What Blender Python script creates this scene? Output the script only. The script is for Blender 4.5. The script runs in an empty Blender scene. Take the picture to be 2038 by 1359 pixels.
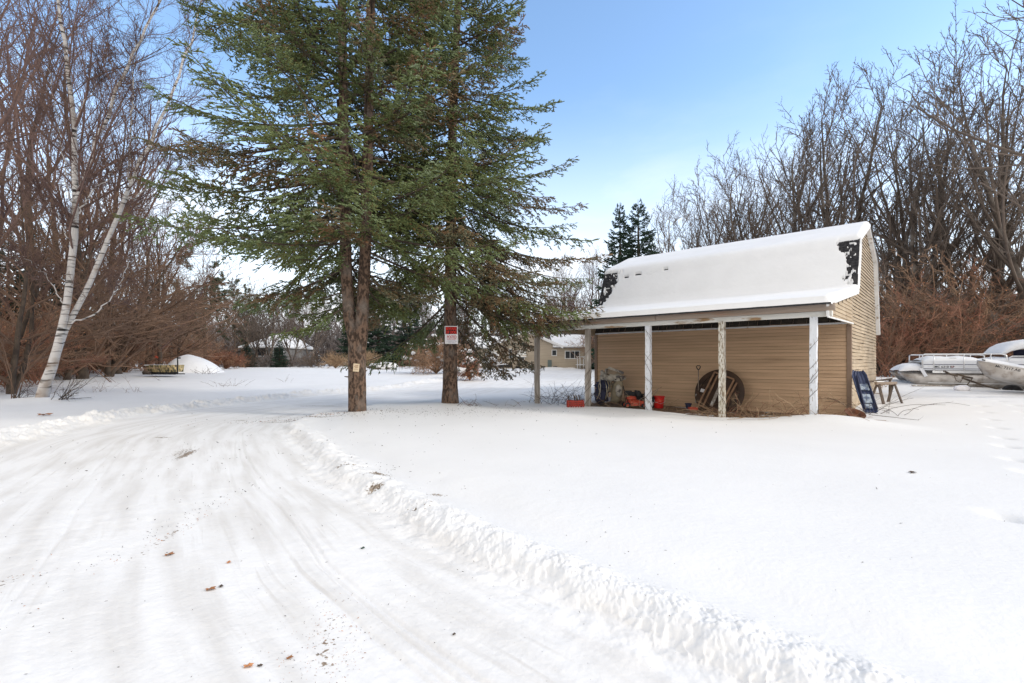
import bpy, math, random
import numpy as np
from mathutils import Vector, Matrix
R = math.radians
C = bpy.context.scene.collection
sc = bpy.context.scene

# ---------------------------------------------------------------- camera, sky, sun, exposure
CAMZ = 1.35; F = 972.0; HY = 720.0; CX = 1019.0        # eye height, focal length and horizon in photo pixels
cam = bpy.data.cameras.new('camera'); cam.sensor_width = 36; cam.lens = F/2038*36
cam.shift_y = (HY-679.5)/2038; cam.clip_start = .05; cam.clip_end = 2000
camo = bpy.data.objects.new('camera', cam); camo.location = (0, 0, CAMZ); camo.rotation_euler = (R(90), 0, 0)
C.objects.link(camo); sc.camera = camo

SUN_AZ = R(104); SUN_EL = R(30)                         # azimuth from +Y towards +X
world = bpy.data.worlds.new('World'); sc.world = world; world.use_nodes = True
nt = world.node_tree; nt.nodes.clear()
out = nt.nodes.new('ShaderNodeOutputWorld'); bg = nt.nodes.new('ShaderNodeBackground')
sky = nt.nodes.new('ShaderNodeTexSky'); sky.sky_type = 'NISHITA'; sky.sun_disc = False
sky.sun_elevation = SUN_EL; sky.sun_rotation = SUN_AZ; sky.air_density = 1.0; sky.dust_density = .7; sky.ozone_density = 2.2
sky.altitude = 200
bg.inputs['Strength'].default_value = .15
# thin high cloud: a veil that thickens towards the horizon, with soft streaks
tc = nt.nodes.new('ShaderNodeTexCoord'); sep = nt.nodes.new('ShaderNodeSeparateXYZ')
nt.links.new(tc.outputs['Generated'], sep.inputs[0])
mp = nt.nodes.new('ShaderNodeMapping'); mp.inputs['Scale'].default_value = (1.0, 1.0, 3.2)
nt.links.new(tc.outputs['Generated'], mp.inputs['Vector'])
nz = nt.nodes.new('ShaderNodeTexNoise'); nz.inputs['Scale'].default_value = 2.6; nz.inputs['Detail'].default_value = 7; nz.inputs['Roughness'].default_value = .55
nt.links.new(mp.outputs[0], nz.inputs['Vector'])
cr = nt.nodes.new('ShaderNodeValToRGB'); cr.color_ramp.elements[0].position = .50; cr.color_ramp.elements[1].position = .74
nt.links.new(nz.outputs['Fac'], cr.inputs[0])
el = nt.nodes.new('ShaderNodeMapRange'); el.inputs['From Min'].default_value = .05; el.inputs['From Max'].default_value = .5
el.inputs['To Min'].default_value = 1.0; el.inputs['To Max'].default_value = 0.0; el.interpolation_type = 'SMOOTHSTEP'
nt.links.new(sep.outputs['Z'], el.inputs['Value'])
m1 = nt.nodes.new('ShaderNodeMath'); m1.operation = 'MULTIPLY_ADD'; m1.inputs[1].default_value = .80
nt.links.new(el.outputs[0], m1.inputs[0])
m2 = nt.nodes.new('ShaderNodeMath'); m2.operation = 'MULTIPLY'; nt.links.new(cr.outputs[0], m2.inputs[0])
m3 = nt.nodes.new('ShaderNodeMath'); m3.operation = 'MULTIPLY_ADD'; m3.inputs[1].default_value = .5; m3.inputs[2].default_value = .06
nt.links.new(el.outputs[0], m3.inputs[0]); nt.links.new(m3.outputs[0], m2.inputs[1])
nt.links.new(m2.outputs[0], m1.inputs[2])
# invented warm-white cloud behind the camera and overhead, added as soft fill light
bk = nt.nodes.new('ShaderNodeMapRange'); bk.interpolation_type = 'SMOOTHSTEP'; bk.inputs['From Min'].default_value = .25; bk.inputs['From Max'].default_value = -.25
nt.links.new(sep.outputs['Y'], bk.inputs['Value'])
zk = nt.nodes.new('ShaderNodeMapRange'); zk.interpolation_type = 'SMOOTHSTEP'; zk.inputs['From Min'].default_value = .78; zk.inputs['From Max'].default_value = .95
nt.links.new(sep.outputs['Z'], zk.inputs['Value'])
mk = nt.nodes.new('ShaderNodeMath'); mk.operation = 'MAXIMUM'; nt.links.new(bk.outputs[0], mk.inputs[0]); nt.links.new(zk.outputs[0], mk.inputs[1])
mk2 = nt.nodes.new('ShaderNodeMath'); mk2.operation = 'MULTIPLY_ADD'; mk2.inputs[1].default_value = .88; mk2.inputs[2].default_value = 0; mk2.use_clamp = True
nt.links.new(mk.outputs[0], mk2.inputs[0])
mx = nt.nodes.new('ShaderNodeMixRGB'); mx.inputs[2].default_value = (7.9, 8.0, 8.3, 1)
hs = nt.nodes.new('ShaderNodeMixRGB'); hs.blend_type = 'MULTIPLY'; hs.inputs[0].default_value = 1; hs.inputs[2].default_value = (1.98, 2.06, 2.02, 1)
nt.links.new(sky.outputs[0], hs.inputs[1])
nt.links.new(m1.outputs[0], mx.inputs[0]); nt.links.new(hs.outputs[0], mx.inputs[1])
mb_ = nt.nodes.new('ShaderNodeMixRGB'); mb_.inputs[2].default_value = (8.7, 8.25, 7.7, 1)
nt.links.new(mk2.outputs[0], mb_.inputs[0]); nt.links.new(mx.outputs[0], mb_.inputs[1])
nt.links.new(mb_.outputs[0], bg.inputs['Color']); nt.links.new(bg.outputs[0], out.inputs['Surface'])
world.cycles.sampling_method = 'AUTOMATIC'

sl = bpy.data.lights.new('sun', 'SUN'); sl.energy = 1.5; sl.angle = R(6); sl.color = (1, .94, .86)
so = bpy.data.objects.new('sun', sl); C.objects.link(so)
sdir = Vector((math.sin(SUN_AZ)*math.cos(SUN_EL), math.cos(SUN_AZ)*math.cos(SUN_EL), math.sin(SUN_EL)))
so.rotation_euler = sdir.to_track_quat('Z', 'Y').to_euler(); so.location = (20, 10, 30)
sc.view_settings.view_transform = 'Standard'; sc.view_settings.look = 'None'; sc.view_settings.exposure = .19
sc.cycles.max_bounces = 8; sc.cycles.diffuse_bounces = 4; sc.cycles.glossy_bounces = 2
sc.cycles.use_denoising = True

# ---------------------------------------------------------------- helpers
def at(px, py, Y):
    return Vector(((px-CX)/F*Y, Y, CAMZ-(py-HY)/F*Y))
def base(px, py, z=0.0):
    Y = F*(CAMZ-z)/(py-HY); return Vector(((px-CX)/F*Y, Y, z))

def hsh(ix, iy, s):
    h = (ix.astype(np.int64)*374761393 + iy.astype(np.int64)*668265263 + s*974634777) & 0xffffffff
    h = ((h ^ (h >> 13))*1274126177) & 0xffffffff
    return ((h ^ (h >> 16)) & 0xffff)/65535.0
def vn(x, y, s=0):
    ix = np.floor(x); iy = np.floor(y); fx = x-ix; fy = y-iy
    fx = fx*fx*(3-2*fx); fy = fy*fy*(3-2*fy)
    a = hsh(ix, iy, s); b = hsh(ix+1, iy, s); c = hsh(ix, iy+1, s); d = hsh(ix+1, iy+1, s)
    return (a*(1-fx)+b*fx)*(1-fy)+(c*(1-fx)+d*fx)*fy
def fbm(x, y, o=4, s=0):
    r = 0; a = .5; t = 0
    for i in range(o):
        r = r+a*vn(x, y, s+i*17); t += a; a *= .5; x = x*2.03+5.1; y = y*2.03+1.7
    return r/t
def sst(a, b, x):
    t = np.clip((x-a)/(b-a), 0, 1); return t*t*(3-2*t)

def link(name, me, parent=None, mats=None):
    o = bpy.data.objects.new(name, me); C.objects.link(o)
    if mats is not None and hasattr(me, 'materials'):
        for m in (mats if isinstance(mats, (list, tuple)) else [mats]): me.materials.append(m)
    if parent: o.parent = parent
    return o
def tag(o, label=None, cat=None, group=None, kind=None):
    if label: o['label'] = label
    if cat: o['category'] = cat
    if group: o['group'] = group
    if kind: o['kind'] = kind
    return o
def empty(name, loc=(0, 0, 0), rz=0, label=None, cat=None, group=None):
    o = bpy.data.objects.new(name, None); o.empty_display_size = .1
    C.objects.link(o); o.location = loc; o.rotation_euler = (0, 0, rz); tag(o, label, cat, group); return o
def npmesh(name, V, quads=None, tris=None, smooth=False, midx=None):
    me = bpy.data.meshes.new(name)
    nq = 0 if quads is None else len(quads); nt_ = 0 if tris is None else len(tris)
    li = []; 
    if nq: li.append(np.asarray(quads).ravel())
    if nt_: li.append(np.asarray(tris).ravel())
    li = np.concatenate(li).astype(np.int32)
    st = np.concatenate([np.arange(nq)*4, nq*4+np.arange(nt_)*3]).astype(np.int32)
    me.vertices.add(len(V)); me.vertices.foreach_set('co', np.asarray(V, dtype=np.float32).ravel())
    me.loops.add(len(li)); me.loops.foreach_set('vertex_index', li)
    me.polygons.add(nq+nt_); me.polygons.foreach_set('loop_start', st)
    if midx is not None: me.polygons.foreach_set('material_index', np.asarray(midx, dtype=np.int32))
    me.polygons.foreach_set('use_smooth', np.full(nq+nt_, smooth, dtype=bool))
    me.update(calc_edges=True); me.validate(); return me

class MB:                                             # collects simple shapes into one mesh
    def __init__(s): s.v = []; s.f = []; s.m = []
    def add(s, vs, fs, m=0):
        o = len(s.v); s.v += [tuple(v) for v in vs]; s.f += [tuple(i+o for i in f) for f in fs]; s.m += [m]*len(fs); return s
    def box(s, c, d, rot=None, m=0, bev=0):
        hx, hy, hz = d[0]/2, d[1]/2, d[2]/2
        if bev > 0:
            b = min(bev, hx*.45, hy*.45, hz*.45); vs = []
            for sx in (-1, 1):
                for sy in (-1, 1):
                    for sz in (-1, 1):
                        vs += [Vector((sx*(hx-b), sy*(hy-b), sz*hz)), Vector((sx*(hx-b), sy*hy, sz*(hz-b))), Vector((sx*hx, sy*(hy-b), sz*(hz-b)))]
            import bmesh
            bm = bmesh.new(); [bm.verts.new(v) for v in vs]
            bmesh.ops.convex_hull(bm, input=bm.verts); bm.verts.index_update()
            V2 = [v.co.copy() for v in bm.verts]; F2 = [[v.index for v in f.verts] for f in bm.faces]; bm.free()
        else:
            V2 = [Vector((x, y, z)) for x in (-hx, hx) for y in (-hy, hy) for z in (-hz, hz)]
            F2 = [(0, 1, 3, 2), (4, 6, 7, 5), (0, 4, 5, 1), (2, 3, 7, 6), (0, 2, 6, 4), (1, 5, 7, 3)]
        if rot is not None: V2 = [rot @ v for v in V2]
        c = Vector(c); return s.add([v+c for v in V2], F2, m)
    def bar(s, a, b, w, h=None, m=0, bev=0):           # box from a to b
        a = Vector(a); b = Vector(b); h = h or w; d = b-a
        q = d.to_track_quat('X', 'Z').to_matrix(); return s.box((a+b)/2, (d.length, w, h), q, m, bev)
    def tube(s, pts, r, n=8, m=0, cap=True):
        pts = [Vector(p) for p in pts]; k = len(pts); r = r if isinstance(r, (list, tuple)) else [r]*k
        vs = []; fs = []
        d0 = pts[-1]-pts[0]; ref = Vector((0, 0, 1)) if abs(d0.normalized().z if d0.length > 1e-6 else 0) < .8 else Vector((1, 0, 0))
        for i, p in enumerate(pts):
            t = (pts[min(i+1, k-1)]-pts[max(i-1, 0)]).normalized(); u = t.cross(ref)
            if u.length < 1e-4: u = t.cross(Vector((0, 1, 0)))
            u.normalize(); w = t.cross(u)
            for j in range(n):
                a = 2*math.pi*j/n; vs.append(p+(u*math.cos(a)+w*math.sin(a))*r[i])
        for i in range(k-1):
            for j in range(n): fs.append((i*n+j, i*n+(j+1) % n, (i+1)*n+(j+1) % n, (i+1)*n+j))
        if cap: fs += [tuple(range(n))[::-1], tuple(range((k-1)*n, k*n))]
        return s.add(vs, fs, m)
    def lathe(s, prof, c=(0, 0, 0), n=20, m=0, rot=None):
        c = Vector(c); vs = []; fs = []; k = len(prof)
        for r, z in prof:
            for j in range(n):
                a = 2*math.pi*j/n; v = Vector((r*math.cos(a), r*math.sin(a), z))
                if rot is not None: v = rot @ v
                vs.append(v+c)
        for i in range(k-1):
            for j in range(n): fs.append((i*n+j, i*n+(j+1) % n, (i+1)*n+(j+1) % n, (i+1)*n+j))
        return s.add(vs, fs, m)
    def prism(s, poly, a, b, m=0):                     # polygon of 3-D points swept from offset a to b
        n = len(poly); a = Vector(a); b = Vector(b); vs = [Vector(p)+a for p in poly]+[Vector(p)+b for p in poly]
        return s.add(vs, [tuple(range(n)), tuple(range(n, 2*n))[::-1]]+[(i, i+n, (i+1) % n+n, (i+1) % n) for i in range(n)], m)
    def build(s, name, mats, parent=None, smooth=False, autos=None):
        me = bpy.data.meshes.new(name); me.from_pydata(s.v, [], s.f); me.validate(); me.update()
        import bmesh
        bm = bmesh.new(); bm.from_mesh(me); bmesh.ops.recalc_face_normals(bm, faces=bm.faces)
        if autos is not None:
            for e in bm.edges: e.smooth = len(e.link_faces) < 2 or e.calc_face_angle(0) < R(autos)
            smooth = True
        bm.to_mesh(me); bm.free()
        o = link(name, me, parent, mats)
        if len(s.m) == len(me.polygons): me.polygons.foreach_set('material_index', s.m)
        me.polygons.foreach_set('use_smooth', [smooth]*len(me.polygons)); return o

def N(nt, t, **k):
    n = nt.nodes.new(t)
    for a, b in k.items():
        if a in n.inputs.keys(): n.inputs[a].default_value = b
        else: setattr(n, a, b)
    return n
def mat(name, c1, c2=None, scale=4, rough=.8, bump=0, bscale=None, metal=0, lo=.35, hi=.65, stretch=(1, 1, 1), spec=.3, detail=6, c3=None, s3=1.5, lo3=.55, hi3=.65, coord='Object', bdist=.02, island=0, mode='noise'):
    m = bpy.data.materials.new(name); m.use_nodes = True; t = m.node_tree; p = t.nodes['Principled BSDF']
    p.inputs['Roughness'].default_value = rough; p.inputs['Metallic'].default_value = metal; p.inputs['Specular IOR Level'].default_value = spec
    c4 = lambda c: (c[0], c[1], c[2], 1)
    if c2 is None and not bump and not island: p.inputs['Base Color'].default_value = c4(c1); return m
    tcn = N(t, 'ShaderNodeTexCoord'); mpn = N(t, 'ShaderNodeMapping'); mpn.inputs['Scale'].default_value = stretch
    t.links.new(tcn.outputs[coord], mpn.inputs[0])
    n1 = N(t, 'ShaderNodeTexNoise', Scale=scale, Detail=detail); t.links.new(mpn.outputs[0], n1.inputs['Vector'])
    mr = N(t, 'ShaderNodeMapRange'); mr.inputs['From Min'].default_value = lo; mr.inputs['From Max'].default_value = hi
    t.links.new(n1.outputs['Fac'], mr.inputs['Value'])
    mixn = N(t, 'ShaderNodeMixRGB'); mixn.inputs[1].default_value = c4(c1); mixn.inputs[2].default_value = c4(c2 or c1)
    t.links.new(mr.outputs[0], mixn.inputs[0]); col = mixn.outputs[0]
    if c3 is not None:
        n3 = N(t, 'ShaderNodeTexNoise', Scale=s3, Detail=8); t.links.new(mpn.outputs[0], n3.inputs['Vector'])
        mr3 = N(t, 'ShaderNodeMapRange'); mr3.inputs['From Min'].default_value = lo3; mr3.inputs['From Max'].default_value = hi3
        t.links.new(n3.outputs['Fac'], mr3.inputs['Value'])
        mx3 = N(t, 'ShaderNodeMixRGB'); mx3.inputs[2].default_value = c4(c3); t.links.new(mr3.outputs[0], mx3.inputs[0])
        t.links.new(col, mx3.inputs[1]); col = mx3.outputs[0]
    if island:
        ge = N(t, 'ShaderNodeNewGeometry'); hv = N(t, 'ShaderNodeHueSaturation')
        mi = N(t, 'ShaderNodeMapRange'); mi.inputs['To Min'].default_value = 1-island; mi.inputs['To Max'].default_value = 1+island
        t.links.new(ge.outputs['Random Per Island'], mi.inputs['Value']); t.links.new(mi.outputs[0], hv.inputs['Value'])
        t.links.new(col, hv.inputs['Color']); col = hv.outputs[0]
    t.links.new(col, p.inputs['Base Color'])
    if bump:
        nb = N(t, 'ShaderNodeTexNoise', Scale=bscale or scale*3, Detail=6); t.links.new(mpn.outputs[0], nb.inputs['Vector'])
        b = N(t, 'ShaderNodeBump', Strength=bump, Distance=bdist); t.links.new(nb.outputs['Fac'], b.inputs['Height'])
        t.links.new(b.outputs[0], p.inputs['Normal'])
    return m

def tubes(P, Rr, S=4):                                 # many polylines (N,K,3) with radii (N,K) -> verts, quads
    P = np.asarray(P, float); Rr = np.asarray(Rr, float); n, k, _ = P.shape
    T = np.empty_like(P); T[:, 1:-1] = P[:, 2:]-P[:, :-2]; T[:, 0] = P[:, 1]-P[:, 0]; T[:, -1] = P[:, -1]-P[:, -2]
    T /= np.linalg.norm(T, axis=2, keepdims=True)+1e-9
    D = P[:, -1]-P[:, 0]; D /= np.linalg.norm(D, axis=1, keepdims=True)+1e-9
    ref = np.where(np.abs(D[:, 2:3]) > .8, np.array([[1., .13, 0]]), np.array([[.1, .05, 1.]]))[:, None, :]
    U = np.cross(T, ref); U /= np.linalg.norm(U, axis=2, keepdims=True)+1e-9; W = np.cross(T, U)
    a = np.arange(S)*2*np.pi/S
    V = P[:, :, None]+Rr[:, :, None, None]*(U[:, :, None]*np.cos(a)[:, None]+W[:, :, None]*np.sin(a)[:, None])
    i = np.arange(n)[:, None, None]*k*S; j = np.arange(k-1)[None, :, None]*S; s0 = np.arange(S)[None, None]; s1 = (s0+1) % S
    Q = np.stack([i+j+s0, i+j+s1, i+j+S+s1, i+j+S+s0], -1).reshape(-1, 4)
    return V.reshape(-1, 3), Q
class Acc:                                             # accumulates numpy verts and quads
    def __init__(s): s.V = []; s.Q = []; s.M = []; s.n = 0
    def add(s, V, Q, m=0): s.V.append(V); s.Q.append(Q+s.n); s.M.append(np.full(len(Q), m)); s.n += len(V)
    def mesh(s, name, smooth=True): return npmesh(name, np.concatenate(s.V), np.concatenate(s.Q), smooth=smooth, midx=np.concatenate(s.M))
def unit(v): return v/(np.linalg.norm(v, axis=-1, keepdims=True)+1e-9)
def sample(P, t):                                      # P (N,K,3), t (N,n) in 0..1
    k = P.shape[1]; f = t*(k-1); i = np.clip(f.astype(int), 0, k-2); w = (f-i)[..., None]; r = np.arange(len(P))[:, None]
    return P[r, i]*(1-w)+P[r, i+1]*w, unit(P[r, i+1]-P[r, i])
def samr(Q, t):
    k = Q.shape[1]; f = t*(k-1); i = np.clip(f.astype(int), 0, k-2); w = f-i; r = np.arange(len(Q))[:, None]
    return Q[r, i]*(1-w)+Q[r, i+1]*w
def grow(P, Rr, rng, n, ang, L, rr=.55, t0=.15, t1=1.0, K=5, up=.1, wob=.12, tipr=.4, Lt=.5, angsd=.2, rmin=.004):
    """children of every polyline: L length factor of the parent's length, Lt how much shorter towards the tip"""
    Np = len(P); pl = np.linalg.norm(np.diff(P, axis=1), axis=2).sum(1)
    t = t0+(t1-t0)*(np.arange(n)[None]+rng.random((Np, n)))/n
    o, T = sample(P, t); r0 = samr(Rr, t)
    a = rng.random((Np, n))*2*np.pi
    ref = np.array([.31, .52, .4])+0*T; U = unit(np.cross(T, ref)); W = np.cross(T, U)
    th = ang+angsd*rng.standard_normal((Np, n))
    d = unit(T*np.cos(th)[..., None]+(U*np.cos(a)[..., None]+W*np.sin(a)[..., None])*np.sin(th)[..., None])
    ln = pl[:, None]*L*(1-Lt*(t-t0)/(t1-t0+1e-9))*(.7+.6*rng.random((Np, n)))
    o = o.reshape(-1, 3); d = d.reshape(-1, 3); ln = ln.ravel(); r = np.maximum(np.minimum(r0.ravel()*rr, r0.ravel()*.95), rmin)
    M = len(o); Q = np.empty((M, K, 3)); Q[:, 0] = o
    for i in range(1, K):
        d = unit(d+np.array([0, 0, up])+wob*rng.standard_normal((M, 3))); Q[:, i] = Q[:, i-1]+d*(ln/(K-1))[:, None]
    rad = r[:, None]*np.linspace(1, tipr, K)[None]
    return Q, rad
# ---------------------------------------------------------------- ground
SHC = np.array([9.5, 13.7]); SU = np.array([-.743, .669]); SY = np.array([-.669, -.743])   # shed corner, its x axis (along the front), its y axis (towards the driveway)
def toshed(X, Y):
    dx = X-SHC[0]; dy = Y-SHC[1]; return dx*SU[0]+dy*SU[1], dx*SY[0]+dy*SY[1]
def fromshed(x, y): return SHC[0]+x*SU[0]+y*SY[0], SHC[1]+x*SU[1]+y*SY[1]
RB = np.array([(14, -3), (8, -.8), (4.4, .1), (2.4, 1.22), (1.5, 1.9), (1.16, 2.28), (.80, 2.76), (.11, 3.45), (-.5, 4.1), (-1.46, 5.47), (-2.05, 6.25), (-2.9, 7.6), (-3.7, 8.9), (-4.5, 10.2), (-5.0, 11.7), (-4.9, 13.2), (-4.2, 15.5), (-2.3, 19), (.3, 23), (3.2, 28.5), (8, 37), (14, 48), (30, 70)], float)
LB = np.array([(-40, -8), (-24, -4), (-14, .5), (-10.6, 4.5), (-8.9, 8.2), (-9.7, 10.5), (-10, 12.5), (-9.8, 15.4), (-8.6, 20), (-5.9, 27), (-2.6, 35), (2.4, 44), (9, 54), (22, 70)], float)
def sdist(X, Y, PL, window=None):
    best = np.full(X.shape, 1e9); sg = np.ones(X.shape); arc = np.zeros(X.shape); acc = 0
    for a, b in zip(PL[:-1], PL[1:]):
        d = b-a; L2 = d@d; t = np.clip(((X-a[0])*d[0]+(Y-a[1])*d[1])/L2, 0, 1)
        ex = X-a[0]-t*d[0]; ey = Y-a[1]-t*d[1]; dd = np.hypot(ex, ey); c = d[0]*(Y-a[1])-d[1]*(X-a[0])
        m = dd < best; best = np.where(m, dd, best); sg = np.where(m, np.sign(c), sg); arc = np.where(m, acc+t*math.sqrt(L2), arc); acc += math.sqrt(L2)
    return best*sg, arc
ARC_SPLIT = None
def gauss(X, Y, x, y, sx, sy=None, rot=0):
    sy = sy or sx; dx = X-x; dy = Y-y; c, s = math.cos(rot), math.sin(rot)
    u = dx*c+dy*s; v = -dx*s+dy*c; return np.exp(-(u/sx)**2-(v/sy)**2)
FOOT = [(1954, 812), (1962, 822), (1972, 836), (1985, 852), (1998, 872), (2006, 888), (2024, 915), (2052, 940), (2001, 1027), (1990, 806), (2020, 812), (2035, 822), (1943, 800), (1908, 792)]
def hfun(X, Y):
    X = np.asarray(X, float); Y = np.asarray(Y, float)
    R_ = np.hypot(X, Y)
    z = .7*sst(18, 50, R_)*sst(-30, 20, Y)+.05*(fbm(X*.16, Y*.16, 3, 5)-.5)+.35*(fbm(X*.05, Y*.05, 2, 9)-.5)*sst(30, 70, R_)
    z += .32*gauss(X, Y, 16.5, 21.5, 5.5, 5)+.25*gauss(X, Y, 17, 33, 8, 12)
    near = sst(60, 20, R_)
    z += .012*(fbm(X*1.1, Y*1.1, 3, 31)-.5)*near+.004*(fbm(X*9, Y*9, 3, 37)-.5)*sst(14, 5, R_)
    s, arc = sdist(X, Y, RB)                           # s > 0: driveway side
    l, arcl = sdist(X, Y, LB)
    wv = .16*(fbm(X*1.3, Y*1.3, 2, 3)-.5)*2
    s2 = s+wv*.6; l2 = -l+wv
    lump = fbm(X*5.5, Y*5.5, 4, 41); lump2 = np.abs(fbm(X*16, Y*16, 3, 47)-.5)*2
    lev = sst(.0, .26, s2+(.24*(lump-.5)+.08*(lump2-.3))*near)*sst(-.1, .6, l2)           # 1 on the driveway
    far_r = sst(11, 20, Y)
    z -= lev*(.075+.012*near)
    z += .035*np.exp(-(s2/.9)**2)*(s2 < .1)*0
    lump = fbm(X*5.5, Y*5.5, 4, 41); lump2 = np.abs(fbm(X*16, Y*16, 3, 47)-.5)*2; big = fbm(X*1.7, Y*1.7, 2, 53)
    ar = (.75+.6*big)*(1-.82*far_r)*sst(13.5, 10.0, Y)+.12*far_r+.10*(sst(13.5, 10, Y) < 1)
    wr = .17+.08*big
    br = np.exp(-(np.abs(s2+.02)/wr)**2.4)
    cl = np.clip(1.6*(fbm(X*9+3, Y*9, 2, 44)-.42), 0, 1); z += br*ar*.58*(.06+.11*(lump-.5)+.07*cl+.03*(lump2-.3)+.03*(np.abs(fbm(X*34, Y*34, 2, 49)-.5)*2-.3)*sst(9, 5, R_))*.85
    z += .05*np.exp(-((s2-.30)/.16)**2)*(lump-.42)*ar*.9
    z -= .05*np.exp(-((s2+.50)/.26)**2)*sst(13.5, 9, Y)-.02*np.exp(-((s2+1.3)/.5)**2)
    bl = np.exp(-(np.abs(l2)/.42)**2.2); al = (.7+.6*big)*(1-.35*sst(25, 45, Y))
    z += bl*al*(.10+.20*(lump-.5)+.08*(lump2-.3))
    z += .25*np.exp(-((l2+1.8)/1.0)**2)*sst(18, 24, Y)*(.3+.7*vn(X*.25, Y*.25, 71))*.6
    # packed snow of the driveway: ruts along it, tyre tread, scraped patches
    drive = lev
    for c, w, d in ((1.02, .018, .013), (1.10, .014, .012), (1.18, .016, .012), (1.27, .018, .010), (2.70, .02, .011), (2.8, .016, .012), (2.9, .02, .010), (1.9, .25, -.010), (3.9, .2, -.008), (3.35, .025, .008), (4.5, .025, .008)):
        cc = c+.05*np.sin(arc*.9+c*7)
        z -= drive*d*np.exp(-((s-cc)/w)**2)*sst(.28, .5, vn(s*1.3+c*9, arc*.5, 81))*sst(16, 9, R_)
    z += drive*(.011*(fbm(s*3.2, arc*.55, 4, 91)-.5)+.010*(fbm(X*7, Y*7, 4, 95)-.5)*sst(.35, .6, fbm(X*.9, Y*.9, 2, 97)))*sst(30, 12, R_)
    # bare ground under the porch and the drift around it
    x_, y_ = toshed(X, Y)
    wob = .5*(fbm(X*1.4, Y*1.4, 3, 61)-.5)
    lit = sst(-.55, .05, x_+wob*.6)*sst(7.7, 6.9, x_+wob)*sst(3.75, 3.35, y_+wob*.7)*sst(-.8, -.3, y_)
    z = z*(1-lit)+(-.2+.05*(fbm(X*3, Y*3, 3, 63)-.5))*lit
    z += .17*gauss(x_, y_, -.15, 3.75, 1.1, .5)*(1-lit)+.05*gauss(x_, y_, .8, 4.6, 1.6, .6)
    z -= .10*gauss(x_, y_, 2.4, 4.2, 1.4, .9)*(1-lit)
    z -= .07*sst(4.5, 8.5, x_)*sst(-1, 1, y_)*sst(8, 4, y_)*(1-lit)
    z += .04*gauss(X, Y, -4.1, 12.9, .9)+.05*gauss(X, Y, -2.0, 15.8, .9)
    z += .12*gauss(X, Y, -15.8, 16.4, 1.1)
    for px, py in FOOT:
        b = base(px, py); z -= .06*gauss(X, Y, b.x, b.y, .10, .15)
    return z, lit, drive, s, arc
def zg(x, y): return float(hfun(np.array([x]), np.array([y]))[0][0])

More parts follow.
